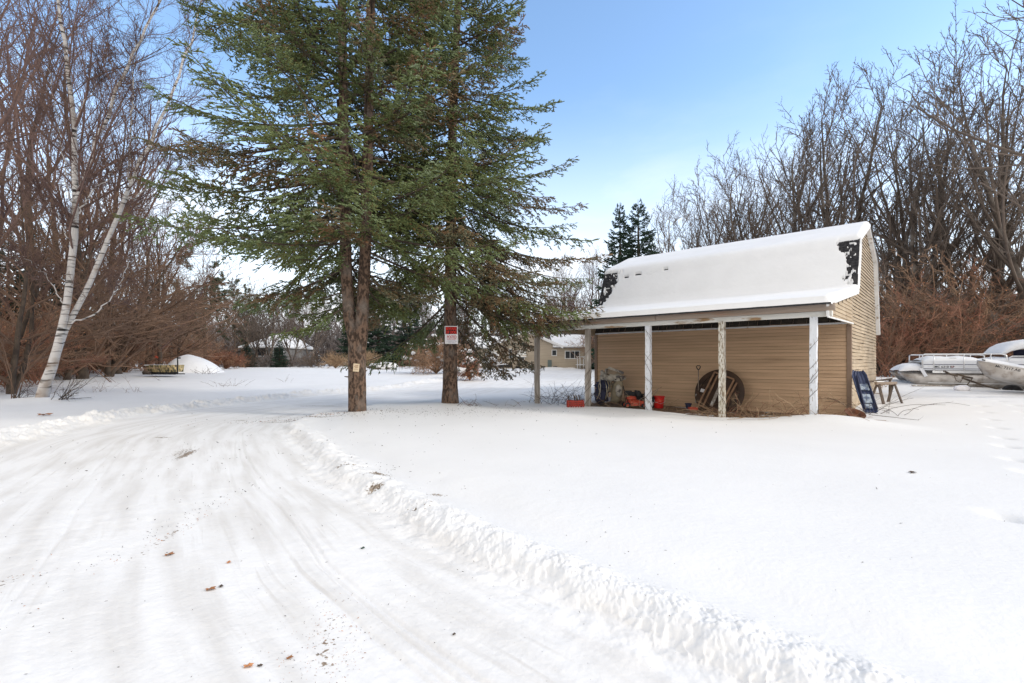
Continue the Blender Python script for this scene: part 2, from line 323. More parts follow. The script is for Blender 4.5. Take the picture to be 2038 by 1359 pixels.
def build_ground():
    az = np.concatenate([np.linspace(-180, -54, 50, endpoint=False), np.linspace(-54, 54, 1150, endpoint=False), np.linspace(54, 180, 50, endpoint=False)])
    rr = np.concatenate([np.geomspace(.25, .9, 25, endpoint=False), np.geomspace(.9, 48, 980, endpoint=False), np.geomspace(48, 900, 70)])
    A = np.radians(az); nA = len(A); nR = len(rr)
    X = rr[:, None]*np.sin(A)[None]; Y = rr[:, None]*np.cos(A)[None]
    Z, lit, drive, s, arc = hfun(X, Y)
    V = np.stack([X, Y, Z], -1).reshape(-1, 3)
    V = np.concatenate([V, [[0, 0, Z[0].mean()]]])
    i = np.arange(nR-1)[:, None]*nA; j = np.arange(nA)[None]; j1 = (j+1) % nA
    Q = np.stack([i+j, i+nA+j, i+nA+j1, i+j1], -1).reshape(-1, 4)[:, ::-1]
    j = np.arange(nA); T = np.stack([np.full(nA, len(V)-1), (j+1) % nA, j], -1)[:, ::-1]
    me = npmesh('snow_ground', V, Q, T, smooth=True)
    # dirt: stains of gravel and needles with outlines of their own
    dirt = lit*0
    for px, py, h, sx, sy, ro, a in ((372, 910, -.13, .07, .42, .28, 1.0), (365, 905, -.13, .12, .5, .28, .5), (650, 1302, -.14, .05, .26, .3, .42), (640, 809, -.1, .9, .09, .0, 1.0), (605, 838, -.08, 1.3, .12, .35, .75),
                                     (640, 828, -.05, .8, .12, .2, .6), (478, 841, -.13, .22, .06, .1, .9), (324, 876, -.13, .18, .06, 0, .8), (335, 1080, -.13, .05, .55, .1, .36), (8, 1170, -.13, .08, .15, 0, .35),
                                     (755, 945, -.02, .14, .10, .3, .8), (745, 970, -.02, .10, .12, .3, .8), (870, 985, -.05, .09, .05, 0, .8), (690, 930, 0, .18, .10, 0, .55), (830, 1010, 0, .2, .1, 0, .35)):
        b = base(px, py, h); dirt = np.maximum(dirt, a*gauss(X, Y, b.x, b.y, sx, sy, ro))
    def attr(nm, A_):
        at_ = me.attributes.new(nm, 'FLOAT', 'POINT'); at_.data.foreach_set('value', np.concatenate([A_.ravel(), [0]]).astype(np.float32))
    attr('litter', lit); attr('dirt', dirt); attr('drive', drive); attr('along', arc); attr('across', s)
    m = bpy.data.materials.new('snow_ground'); m.use_nodes = True; t = m.node_tree; p = t.nodes['Principled BSDF']
    p.inputs['Roughness'].default_value = .55; p.inputs['Specular IOR Level'].default_value = .25
    L = t.links.new
    def AT(nm): n = N(t, 'ShaderNodeAttribute'); n.attribute_name = nm; return n.outputs['Fac']
    tcn = N(t, 'ShaderNodeTexCoord'); ob = tcn.outputs['Object']
    def NZ(sc_, det=5, vec=None): n = N(t, 'ShaderNodeTexNoise', Scale=sc_, Detail=det); L(vec or ob, n.inputs['Vector']); return n.outputs['Fac']
    def MR(v, a, b, c=0., d=1.): n = N(t, 'ShaderNodeMapRange'); [n.inputs[k].__setattr__('default_value', x) for k, x in (('From Min', a), ('From Max', b), ('To Min', c), ('To Max', d))]; L(v, n.inputs['Value']); return n.outputs[0]
    def MA(op, a, b): 
        n = N(t, 'ShaderNodeMath'); n.operation = op
        for q, x in ((0, a), (1, b)):
            if isinstance(x, (int, float)): n.inputs[q].default_value = x
            else: L(x, n.inputs[q])
        return n.outputs[0]
    def MX(f, a, b):
        n = N(t, 'ShaderNodeMixRGB')
        for q, x in ((0, f), (1, a), (2, b)):
            if isinstance(x, tuple): n.inputs[q].default_value = (*x, 1)
            else: L(x, n.inputs[q])
        return n.outputs[0]
    fresh = MX(MR(NZ(.7), .3, .7), (.765, .76, .75), (.795, .79, .78))
    cv = N(t, 'ShaderNodeCombineXYZ'); L(MA('MULTIPLY', AT('across'), 5.0), cv.inputs[0]); L(MA('MULTIPLY', AT('along'), .7), cv.inputs[1])
    grimy = MX(MR(NZ(1.0, 6, cv.outputs[0]), .42, .72), (.80, .79, .775), (.63, .605, .57))
    cv2 = N(t, 'ShaderNodeCombineXYZ'); L(MA('MULTIPLY', AT('across'), 17.0), cv2.inputs[0]); L(MA('MULTIPLY', AT('along'), .9), cv2.inputs[1])
    stre = MA('MULTIPLY', MR(NZ(1.0, 4, cv2.outputs[0]), .56, .70), MR(NZ(.8, 3), .40, .62))
    grimy = MX(stre, grimy, (.62, .595, .56))
    col = MX(MA('MULTIPLY', AT('drive'), .85), fresh, grimy)
    # fine grit on the driveway
    grit = MA('MULTIPLY', MR(NZ(55, 3), .72, .76), MA('MULTIPLY', AT('drive'), MR(NZ(1.3), .42, .6)))
    col = MX(grit, col, (.33, .27, .21))
    dm = MR(MA('ADD', AT('dirt'), MA('MULTIPLY', MA('SUBTRACT', NZ(34, 8), .5), 2.6)), .48, .62)
    dm = MA('MULTIPLY', dm, MR(AT('dirt'), .04, .12))
    col = MX(dm, col, MX(MR(NZ(25), .4, .6), (.16, .12, .085), (.36, .29, .22)))
    lm = MR(MA('ADD', AT('litter'), MA('MULTIPLY', MA('SUBTRACT', NZ(5, 8), .5), .9)), .45, .55)
    lit_c = MX(MR(NZ(9, 8), .4, .6), (.10, .065, .042), (.26, .18, .12))
    lit_c = MX(MR(NZ(2.2, 6), .60, .66), lit_c, (.75, .77, .8))
    col = MX(lm, col, lit_c)
    L(col, p.inputs['Base Color'])
    b1 = N(t, 'ShaderNodeBump', Strength=.35, Distance=.012); L(NZ(28, 6), b1.inputs['Height'])
    b2 = N(t, 'ShaderNodeBump', Strength=.5, Distance=.012); L(MA('MULTIPLY', NZ(9, 7), MR(AT('drive'), 0, 1, .25, 1)), b2.inputs['Height']); L(b1.outputs[0], b2.inputs['Normal'])
    b3 = N(t, 'ShaderNodeBump', Strength=.32, Distance=.010); L(MA('MULTIPLY', NZ(2.2, 5, cv.outputs[0]), AT('drive')), b3.inputs['Height']); L(b2.outputs[0], b3.inputs['Normal'])
    L(b3.outputs[0], p.inputs['Normal'])
    o = link('ground', me, None, m); tag(o, kind='structure')
build_ground()

# ---------------------------------------------------------------- materials
M = {}
M['snow'] = mat('snow', (.77, .77, .77), (.80, .80, .80), 1.5, .55, .35, 9, bdist=.03)
M['siding'] = mat('tan_siding', (.50, .40, .28), (.40, .305, .20), 1.1, .6, .12, 18, stretch=(1, 1, 2), c3=(.27, .20, .13), s3=2.4, lo3=.56, hi3=.75, island=.07)
M['siding_front'] = mat('brown_siding', (.66, .45, .285), (.57, .385, .24), 2.2, .6, .1, 18, stretch=(.35, 1, 4), c3=(.38, .25, .15), s3=2.2, lo3=.62, hi3=.9, island=.09)
M['corner_trim'] = mat('brown_trim', (.30, .21, .15), (.25, .17, .12), 3, .6, .1)
M['white_trim'] = mat('white_trim', (.80, .80, .80), (.66, .66, .65), 3, .6, .15, c3=(.35, .28, .22), s3=6, lo3=.62, hi3=.68)
M['shingle'] = mat('dark_shingle', (.018, .018, .022), (.05, .048, .05), 14, .9, .5, 30)
M['old_wood'] = mat('weathered_wood', (.36, .29, .24), (.26, .20, .155), 3, .85, .35, 12, stretch=(.25, 3, 3), c3=(.30, .14, .07), s3=1.6, lo3=.58, hi3=.66)
M['peeling'] = mat('peeling_white_paint', (.74, .76, .79), (.66, .69, .73), 3, .7, .3, 14, stretch=(2.5, 2.5, .7), c3=(.45, .43, .41), s3=11, lo3=.60, hi3=.64)
M['peeling_dirty'] = mat('peeling_dirty_paint', (.66, .64, .58), (.5, .46, .38), 4, .75, .3, 14, stretch=(2.5, 2.5, .7), c3=(.25, .20, .14), s3=12, lo3=.50, hi3=.56)
M['dark_wood'] = mat('dark_old_wood', (.16, .125, .10), (.08, .06, .05), 5, .9, .3, 12)
M['grey_post'] = mat('grey_post_wood', (.42, .38, .34), (.27, .235, .20), 4, .85, .3, 12, stretch=(3, 3, .4), c3=(.62, .61, .58), s3=3, lo3=.6, hi3=.7)
M['beam_white'] = mat('chipped_white_beam', (.74, .74, .71), (.62, .61, .56), 3, .7, .2, 12, stretch=(.4, 2, 2), c3=(.34, .22, .12), s3=3.2, lo3=.60, hi3=.66)
M['bark_spruce'] = mat('spruce_bark', (.175, .112, .078), (.055, .036, .026), 13, .95, 1.0, 26, stretch=(1.2, 1.2, .6), lo=.44, hi=.56, c3=(.19, .155, .13), s3=3.5, lo3=.5, hi3=.72, bdist=.05)
M['bark_dark'] = mat('dark_bark', (.115, .085, .062), (.055, .042, .034), 4, .95, .4, 14)
M['bark_grey'] = mat('grey_bark', (.13, .105, .086), (.065, .052, .043), 2, .95, .4, 14, c3=(.24, .21, .18), s3=.7, lo3=.5, hi3=.65)
M['twig_brown'] = mat('brown_twig', (.14, .088, .062), (.21, .13, .085), .8, .9, 0, island=.3)
M['twig_grey'] = mat('grey_twig', (.105, .082, .068), (.16, .125, .10), .6, .9, 0, island=.3)
M['twig_purple'] = mat('purple_brown_twig', (.13, .085, .08), (.17, .105, .08), .6, .9, 0, island=.3)
M['twig_red'] = mat('red_brown_twig', (.27, .115, .075), (.22, .13, .08), .9, .9, 0, island=.3)
M['twig_straw'] = mat('straw_twig', (.42, .30, .19), (.30, .20, .12), 1.2, .9, 0, island=.3)
M['leaf_brown'] = mat('dry_brown_leaf', (.30, .13, .05), (.20, .09, .04), 3, .7, 0, island=.3)
M['metal'] = mat('dull_aluminium', (.56, .53, .50), (.38, .35, .32), 2.2, .48, .5, 4, metal=.6, c3=(.26, .22, .185), s3=3.4, lo3=.50, hi3=.66, bdist=.06)
M['rail'] = mat('aluminium_rail', (.78, .78, .78), (.66, .66, .66), 6, .35, 0, metal=.5)
M['black'] = mat('black_rubber', (.02, .02, .022), (.04, .04, .042), 6, .7, .1)
M['navy'] = mat('navy_cloth', (.03, .035, .07), (.05, .055, .10), 5, .75, .3, 10)
M['glass'] = mat('dark_window', (.03, .035, .04), None, rough=.1, spec=.6)
M['red'] = mat('red_plastic', (.72, .025, .02), (.55, .02, .02), 5, .4, 0)
M['red_worn'] = mat('worn_red_plastic', (.42, .05, .03), (.28, .04, .03), 9, .6, .2)
M['orange_red'] = mat('orange_red_paint', (.62, .11, .06), (.45, .07, .04), 6, .5, .1)
# ---------------------------------------------------------------- the shed
M['groove_brown'] = mat('shade_groove_brown', (.32, .21, .13)); M['groove_dark'] = mat('shade_groove', (.07, .05, .035))  # shadow lines between siding courses, painted in as darker groove colours
def obj_local(parent, x, y, z): return Vector((x, y, z))
LEN = 8.33; ZE = 2.45
PROF = [(4.02, 2.66), (-.28, 3.34), (-.85, 4.98), (-3.0, 5.80), (-5.15, 4.98), (-6.05, 2.42)]      # roof line, (y, z)
def shed():
    sh = empty('gambrel_shed', (SHC[0], SHC[1], 0), math.atan2(SU[1], SU[0]), 'tan gambrel-roofed shed with snowy roof and open porch on white posts', 'shed')
    # core walls
    b = MB(); cy = [(-.03, -.5), (-.03, ZE), (-.88, 4.93), (-3.0, 5.74), (-5.12, 4.93), (-5.97, ZE), (-5.97, -.5)]
    b.prism([(0, y, z) for y, z in cy], (.03, 0, 0), (LEN-.03, 0, 0)); b.build('wall', M['siding_front'], sh)
    # clapboard: courses as real tilted boards
    def courses(bm, y0f, y1f, zlo, zhi, x, nx, ny, ch=.102, seed=1, flip=False, amp=.006, gap=.010):
        rg = np.random.default_rng(seed); z = zlo; k = 0
        while z < zhi-.01:
            zt = min(z+ch, zhi); n = 14
            if k == 0 or True:
                ph = rg.random()*6; a = amp*(.4+rg.random())
            lo0, hi0 = y0f(z), y1f(z); lo1, hi1 = y0f(zt), y1f(zt)
            if hi0-lo0 > .02:
                vs = []
                for i in range(n+1):
                    f = i/n; w = a*math.sin(f*9+ph)+.5*a*math.sin(f*23+ph*2)
                    yb = lo0+(hi0-lo0)*f; yt = lo1+(hi1-lo1)*f
                    for yy, zz, o in ((yb, z+w, .012), (yb, z+w+gap, .006), (yb, z+w+gap, .030), (yt, zt+w*.9, .012)):
                        vs.append((x+nx*o, yy, zz) if ny == 0 else (yy, x+ny*o, zz))
                o_ = len(bm.v); bm.add(vs, [(i*4+2, i*4+6, i*4+7, i*4+3) for i in range(n)], 0)
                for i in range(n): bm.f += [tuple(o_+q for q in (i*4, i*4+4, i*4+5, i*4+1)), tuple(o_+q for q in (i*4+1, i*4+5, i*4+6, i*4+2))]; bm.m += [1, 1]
            z = zt; k += 1
    def prof_y(front):
        pts = [(-.5, 0.0 if front else -6.0), (ZE, 0.0 if front else -6.0), (4.95, -.86 if front else -5.14), (5.76, -3.0)]
        return lambda z: float(np.interp(z, [p[0] for p in pts], [p[1] for p in pts]))
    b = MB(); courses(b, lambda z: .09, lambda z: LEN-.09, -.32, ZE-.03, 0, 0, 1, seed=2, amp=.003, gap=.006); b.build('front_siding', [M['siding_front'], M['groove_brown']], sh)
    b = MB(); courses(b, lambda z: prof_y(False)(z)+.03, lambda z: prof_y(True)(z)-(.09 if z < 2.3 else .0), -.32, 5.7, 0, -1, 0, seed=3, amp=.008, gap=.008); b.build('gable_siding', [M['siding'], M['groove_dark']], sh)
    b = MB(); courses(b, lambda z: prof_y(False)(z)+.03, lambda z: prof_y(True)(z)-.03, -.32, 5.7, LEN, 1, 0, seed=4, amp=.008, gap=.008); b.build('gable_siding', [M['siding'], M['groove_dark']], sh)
    # corner boards
    for x0, x1 in ((-.03, .085), (LEN-.085, LEN+.03)):
        b = MB(); b.box(((x0+x1)/2, .015, (ZE-.35)/2-.0), (x1-x0, .085, ZE+.33), bev=.006); b.build('corner_board', M['corner_trim'], sh)
    b = MB(); b.box((LEN/2, .05, ZE-.005), (LEN-.02, .03, .05), bev=.004); b.build('head_trim', M['white_trim'], sh)
    # shingled lower slope under the porch roof and the whole roof deck
    def shingles(bm, p0, p1, x0, x1, n, seed, tab=.16):
        rg = random.Random(seed); p0 = Vector((0, *p0)); p1 = Vector((0, *p1)); d = (p1-p0)/n; nr = Vector((0, -d.z, d.y)).normalized()
        if nr.z < 0: nr = -nr
        for i in range(n):
            a = p0+d*i; c = p0+d*(i+1.03); x = x0-rg.random()*tab
            while x < x1:
                xe = x+tab*rg.uniform(.85, 1.25); xa = max(x, x0); xb = min(xe-.008, x1)
                if xb-xa > .02:
                    j = rg.uniform(-.012, .004); h = .012+rg.random()*.008
                    q = [a+d.normalized()*j+nr*h, c+nr*.003]
                    vs = [(xa, q[0].y, q[0].z), (xb, q[0].y, q[0].z), (xb, q[1].y, q[1].z), (xa, q[1].y, q[1].z), (xa, (q[0]-nr*h).y, (q[0]-nr*h).z), (xb, (q[0]-nr*h).y, (q[0]-nr*h).z)]
                    bm.add(vs, [(0, 1, 2, 3), (4, 5, 1, 0)])
                x = xe
    rf = empty('roof', (0, 0, 0)); rf.parent = sh
    th = .05; b = MB()
    lo = [(y, z-th) for y, z in PROF]; poly = PROF+lo[::-1]
    b.prism([(0, y, z) for y, z in poly], (-.11, 0, 0), (LEN+.11, 0, 0)); b.build('roof_deck', M['shingle'], rf)
    b = MB(); shingles(b, (-.30, 3.36), (-.85, 4.99), -.12, 1.0, 13, 5); b.build('shingles', M['shingle'], rf); b = MB(); shingles(b, (-.30, 3.36), (-.85, 4.99), LEN-1.5, LEN+.12, 13, 6); b.build('shingles', M['shingle'], rf)
    mb = mat('old_brown_shingle', (.085, .07, .055), (.045, .038, .032), 7, .9, .3, 20, island=.25)
    b = MB(); shingles(b, (.03, ZE+.04), (-.27, 3.28), .0, LEN, 6, 7, tab=.3); b.build('covered_shingles', mb, rf)
    # snow blanket lying on the roof
    P = np.array(PROF[:5]+[(-5.5, 3.95)]); seg = np.linalg.norm(np.diff(P, axis=0), axis=1); cum = np.concatenate([[0], np.cumsum(seg)])
    nu, nv = 520, 210; u = np.linspace(-.16, LEN+.16, nu); v = np.linspace(0, cum[-1], nv)
    yy = np.interp(v, cum, P[:, 0]); zz = np.interp(v, cum, P[:, 1])
    # smooth the profile for the snow surface
    def smooth(a, k):
        pad = np.concatenate([a[0]-(a[1:k+1]-a[0])[::-1], a, a[-1]-(a[-k-1:-1]-a[-1])[::-1]]); w = np.hanning(2*k+1); w /= w.sum(); return np.convolve(pad, w, 'valid')
    ys = smooth(yy, 9); zs = smooth(zz, 9)
    ty = np.gradient(ys, v); tz = np.gradient(zs, v); ln = np.hypot(ty, tz); ny, nz_ = tz/ln, -ty/ln
    flip = np.where(nz_ < 0, -1, 1); ny *= flip; nz_ *= flip
    thick = np.interp(v, [0, .25, cum[1]-.6, cum[1], cum[1]+.45, cum[2]-.35, cum[2], cum[3], cum[4], cum[-1]], [.12, .15, .17, .15, .075, .07, .13, .17, .12, .03])
    U, Vv = np.meshgrid(u, v, indexing='ij'); TH = np.repeat(thick[None], nu, 0)
    e0 = U+.15; e1 = LEN+.15-U
    nf = fbm(U*3.1, Vv*3.1, 4, 11); nh = fbm(U*14, Vv*9, 3, 13)
    TH = TH*(.92+.16*fbm(U*.6, Vv*.9, 3, 15))+.008*(fbm(U*5, Vv*5, 3, 16)-.5)
    rnd = np.sqrt(np.clip(np.minimum(np.minimum(e0, e1)/.13, Vv/.10+.25), 0, 1)*(2-np.clip(np.minimum(np.minimum(e0, e1)/.13, Vv/.10+.25), 0, 1)))
    steep = sst(cum[1]+.12, cum[1]+.25, Vv)*sst(cum[2]-.02, cum[2]-.14, Vv)
    f = (Vv-cum[1])/(cum[2]-cum[1])
    wr = .16+.30*np.clip(f, 0, 1)+.5*(nf-.5)+.35*(nh-.5); wl = .25+.55*np.clip(f, 0, 1)+.45*(nf-.5)+.35*(nh-.5)
    bare = np.maximum(sst(wr+.07, wr, e0), sst(wl+.07, wl, e1))*steep
    bare = bare*(1-.9*sst(.60, .66, fbm(U*11+4, Vv*11, 3, 23))*sst(-.05, .2, np.minimum(e0, e1)))
    xe = LEN-.75+.75*np.clip(Vv/cum[1], 0, 1)+.35*(nf-.5)+.2*(nh-.5)
    bare = np.maximum(bare, sst(xe-.05, xe+.12, U)*sst(cum[1]*.98, cum[1]*.9, Vv))
    # thin holes near the left break
    for cu, cv_, su, sv in ((LEN-1.45, cum[2]-.28, .16, .045), (LEN-.95, cum[2]-.33, .13, .05), (LEN-2.55, cum[2]-.25, .19, .035)):
        bare = np.maximum(bare, sst(.45, .6, np.exp(-((U-cu)/su)**2-((Vv-cv_)/sv)**2)+.25*(nh-.5)))
    TH = TH*rnd*(1-bare)-.09*bare-(.06*sst(.035, 0, np.minimum(e0, e1)))
    X = U; Yy = ys[None]*sst(0, .03, TH)+yy[None]*(1-sst(0, .03, TH))+ny[None]*TH; Zz = zs[None]*sst(0, .03, TH)+zz[None]*(1-sst(0, .03, TH))+nz_[None]*TH
    # eave lip hangs a little over the edge
    Yy[:, 0] = P[0, 0]+.01; Zz[:, 0] = P[0, 1]-.012+.01*nf[:, 0]
    Vt = np.stack([X, Yy, Zz], -1).reshape(-1, 3)
    i = np.arange(nu-1)[:, None]*nv; j = np.arange(nv-1)[None]; Q = np.stack([i+j, i+j+1, i+nv+j+1, i+nv+j], -1).reshape(-1, 4)
    o = link('snow_cover', npmesh('snow_cover', Vt, Q, smooth=True), rf, M['snow'])
    # rake boards on both gables
    def rake(bm, x, a, c, w, t=.03):
        a = Vector((x, *a)); c = Vector((x, *c)); d = (c-a).normalized(); nn = Vector((0, -d.z, d.y)); 
        if nn.z > 0: nn = -nn
        bm.prism([a, c, c+nn*w, a+nn*w], (-t/2, 0, 0), (t/2, 0, 0))
    for x in (-.075, LEN+.075):
        b = MB(); rake(b, x, (-2.96, 5.80), (-5.17, 4.97), .12, .13); rake(b, x, (-5.16, 4.98), (-6.07, 2.38), .12, .13)
        rake(b, x-.003 if x < 0 else x+.003, (-3.0, 5.80), (-.84, 4.975), .10, .13); b.build('rake_board', M['white_trim'], sh)
    b = MB(); b.box((LEN/2, -6.08, 2.42), (LEN+.2, .03, .12)); b.build('eave_board', M['white_trim'], sh)
    # porch
    po = empty('porch', (0, 0, 0)); po.parent = sh
    mats = [M['peeling'], M['peeling_dirty'], M['peeling'], M['grey_post'], M['grey_post']]
    for k in range(5):
        x = .26+2.05*k; b = MB(); w = .14
        n = 7; r = random.Random(k)
        p = [(x+r.uniform(-.006, .006)+(.02 if k == 4 else 0)*(i/n), 3.5+r.uniform(-.006, .006), -.5+(2.39+.5)*i/n) for i in range(n+1)]
        for i in range(n): pass
        vs = []; fs = []
        for i, q in enumerate(p):
            for sx, sy in ((-1, -1), (1, -1), (1, 1), (-1, 1)):
                vs.append((q[0]+sx*w/2+r.uniform(-.003, .003), q[1]+sy*w/2, q[2]))
        for i in range(n):
            for j in range(4): fs.append((i*4+j, i*4+(j+1) % 4, i*4+4+(j+1) % 4, i*4+4+j))
        fs += [(3, 2, 1, 0), tuple(range(n*4, n*4+4))]
        b.add(vs, fs); b.build('post', mats[k], po)
    b = MB(); b.box((LEN/2, 3.5, 2.445), (LEN+.22, .11, .125), bev=.008); b.build('beam', M['beam_white'], po)
    b = MB(); b.box((1.9, 3.78, 2.575), (4.2, .045, .165), bev=.006); b.box((6.22, 3.78, 2.573), (4.42, .045, .16), bev=.006); b.box((LEN/2, 3.60, 2.535), (LEN+.1, .06, .06)); b.build('fascia_board', M['old_wood'], po)
    b = MB(); b.box((LEN/2, 3.995, 2.642), (LEN+.2, .03, .045)); b.build('drip_edge', M['white_trim'], po)
    b = MB()
    for k in range(15):
        x = .05+k*(LEN-.1)/14; b.bar((x, 3.72, 2.60), (x, -.2, 3.235), .045, .10)
    b.build('rafters', M['old_wood'], po)
    # sided triangles closing the porch roof at both ends
    for x, nx in ((-.02, -1), (LEN+.02, 1)):
        b = MB(); top = lambda y: 3.29+(2.60-3.29)*(y+.28)/4.2
        zlo = lambda y: 2.42-.06*(y/3.8); z = 2.36; vs = []
        b.add([(x, 3.72, 2.37), (x, -.02, 2.44), (x, -.25, 3.25), (x, 3.72, 2.60)], [(0, 1, 2, 3)])
        z = 2.38
        while z < 3.18:
            y1 = min(3.70, (3.25-z-.07)/(3.25-2.60)*3.95-.25)
            y1b = min(3.70, (3.25-z-.1)/(3.25-2.60)*3.95-.2)
            if y1 > .1: b.add([(x+nx*.024, -.10, z), (x+nx*.024, y1, z), (x+nx*.004, max(y1b, -.05), z+.098), (x+nx*.004, -.10, z+.098), (x, -.1, z), (x, y1, z)], [(0, 1, 2, 3), (4, 5, 1, 0)])
            z += .098
        b.build('porch_gable', M['siding'], po)
        b = MB(); b.bar((x+nx*.035, 3.74, 2.36), (x+nx*.035, -.02, 2.425), .03, .035); b.bar((x+nx*.035, 3.74, 2.37), (x+nx*.035, 3.78, 2.64), .05, .05)
        b.bar((x+nx*.06, 3.98, 2.60), (x+nx*.06, -.2, 3.28), .03, .07)
        b.build('end_trim', M['white_trim'], po)
    return sh
SH = shed()
def S(x, y, z=0.0):                                    # shed-local point to world
    X, Y = fromshed(x, y); return Vector((X, Y, z))
# ---------------------------------------------------------------- spruces
def spindles(o, d, ln, r, up=None):                    # foliage shoots: 3-sided spindles, verts 5 each, as degenerate-free quads/tris
    n = len(o); ref = np.array([.2, .1, 1.])+0*d; U = unit(np.cross(d, ref)); W = np.cross(d, U)
    V = np.empty((n, 5, 3)); V[:, 0] = o; V[:, 4] = o+d*ln[:, None]
    mid = o+d*(ln*.45)[:, None]
    for j in range(3):
        a = 2*np.pi*j/3+.5; V[:, 1+j] = mid+(U*math.cos(a)+W*math.sin(a))*r[:, None]
    i = np.arange(n)[:, None]*5
    T = np.concatenate([i+np.array([[0, 2, 1]]), i+np.array([[0, 3, 2]]), i+np.array([[0, 1, 3]]), i+np.array([[4, 1, 2]]), i+np.array([[4, 2, 3]]), i+np.array([[4, 3, 1]])], 0)
    return V.reshape(-1, 3), T
def frond(L, seed, dens=1.0, hang=0.0, bare=.16, shoot=.115, rad=.0185, wid=.30):
    """one spruce bough along +X, returned as (wood verts, quads), (needle verts, tris)"""
    rg = np.random.default_rng(seed); K = 9; x = np.linspace(0, L, K)
    ax = np.stack([x, .03*L*np.sin(x/L*3+rg.random()*6), -.10*L*np.sin(x/L*2.2)*(1)+.10*L*(x/L)**3], -1)
    P0 = ax[None]; R0 = np.linspace(.012*L**.7+.006, .004, K)[None]
    n = int(L/.085*dens); t = bare+(1-bare)*(np.arange(n)+rg.random(n))/n; side = np.where(np.arange(n) % 2 == 0, 1, -1)
    o, T = sample(P0, t[None]); o = o[0]; T = T[0]
    ls = L*wid*np.clip((1.03-t), 0, 1)**.75*(.55+.6*rg.random(n))*np.clip((t-bare)/.12+.5, 0, 1)+.10
    ang = np.radians(52+14*rg.standard_normal(n)); sd = np.array([0, 1, 0])[None]*side[:, None]
    d = unit(T*np.cos(ang)[:, None]+sd*np.sin(ang)[:, None]+np.array([0, 0, 1])*(.18*rg.standard_normal(n)-.12-hang)[:, None])
    K2 = 5; P1 = np.empty((n, K2, 3)); P1[:, 0] = o; dd = d.copy()
    for i in range(1, K2):
        dd = unit(dd+np.array([.10, 0, -.03-.25*hang])+.10*rg.standard_normal((n, 3))); P1[:, i] = P1[:, i-1]+dd*(ls/(K2-1))[:, None]
    R1 = np.linspace(.007, .0035, K2)[None]*np.ones((n, 1))
    wv, wq = tubes(P0, R0, 5); wv1, wq1 = tubes(P1, R1, 3)
    W = (np.concatenate([wv, wv1]), np.concatenate([wq, wq1+len(wv)]))
    O = []; D = []; Ln = []; Rr = []
    m = np.maximum((ls/(.06)*dens).astype(int), 2)
    idx = np.repeat(np.arange(n), m); loc = np.concatenate([(np.arange(k)+rg.random(k))/k for k in m])
    o2, T2 = sample(P1[idx], (.12+.88*loc)[:, None]); o2 = o2[:, 0]; T2 = T2[:, 0]
    s2 = np.where(rg.random(len(idx)) < .5, 1, -1); up = np.array([0, 0, 1.]); sv = unit(np.cross(T2, up))*s2[:, None]
    a2 = np.radians(48+16*rg.standard_normal(len(idx)))
    d2 = unit(T2*np.cos(a2)[:, None]+sv*np.sin(a2)[:, None]+up*(.30*rg.standard_normal(len(idx))+.03-.5*hang)[:, None])
    l2 = shoot*(.6+.9*rg.random(len(idx)))*(1.25-.5*loc)
    # sub-shoots along each of them make short sprays
    O.append(o2); D.append(d2); Ln.append(l2*1.25); Rr.append(rad*(.8+.4*rg.random(len(idx))))
    for q in (.45, .75):
        sg = np.where(rg.random(len(idx)) < .5, 1, -1)[:, None]; d3 = unit(d2+unit(np.cross(d2, up))*sg*.8+.25*rg.standard_normal(d2.shape))
        O.append(o2+d2*(l2*q)[:, None]); D.append(d3); Ln.append(l2*.75); Rr.append(rad*(.7+.4*rg.random(len(idx))))
    # the tip and needles along the twigs themselves
    o4, T4 = sample(P1, np.linspace(.15, .95, 6)[None]*np.ones((n, 1)))
    O.append(o4.reshape(-1, 3)); D.append(T4.reshape(-1, 3)); Ln.append(np.repeat(ls/5, 6)+.03); Rr.append(np.full(n*6, rad*.85))
    tt = np.linspace(.5, 1, 14)[None]; o5, T5 = sample(P0, tt); O.append(o5[0]); D.append(T5[0]); Ln.append(np.full(14, shoot*1.5)); Rr.append(np.full(14, rad*1.1))
    nv, ntri = spindles(np.concatenate(O), np.concatenate(D), np.concatenate(Ln), np.concatenate(Rr))
    return W, (nv, ntri)
def needle_mat(name, cols, brown, island=.45):
    m = bpy.data.materials.new(name); m.use_nodes = True; t = m.node_tree; p = t.nodes['Principled BSDF']; L = t.links.new
    p.inputs['Roughness'].default_value = .6; p.inputs['Specular IOR Level'].default_value = .25
    ge = N(t, 'ShaderNodeNewGeometry'); tcn = N(t, 'ShaderNodeTexCoord')
    n1 = N(t, 'ShaderNodeTexNoise', Scale=.9, Detail=3); L(tcn.outputs['Object'], n1.inputs['Vector'])
    ad = N(t, 'ShaderNodeMath'); ad.operation = 'MULTIPLY_ADD'; ad.inputs[1].default_value = .55; L(ge.outputs['Random Per Island'], ad.inputs[0])
    mu = N(t, 'ShaderNodeMapRange'); mu.inputs['From Min'].default_value = .32; mu.inputs['From Max'].default_value = .68; mu.inputs['To Max'].default_value = .45; L(n1.outputs['Fac'], mu.inputs['Value']); L(mu.outputs[0], ad.inputs[2])
    r = N(t, 'ShaderNodeValToRGB'); e = r.color_ramp.elements; e[0].position = 0; e[0].color = (*brown, 1); e[1].position = 1; e[1].color = (*cols[-1], 1)
    for k, c in enumerate(cols[:-1]):
        q = e.new(.17+.75*k/(len(cols)-1)); q.color = (*c, 1)
    L(ad.outputs[0], r.inputs[0]); L(r.outputs[0], p.inputs['Base Color']); return m
M['needle'] = needle_mat('spruce_needles', [(.115, .098, .030), (.115, .142, .045), (.15, .195, .078), (.28, .335, .215)], (.21, .12, .045))
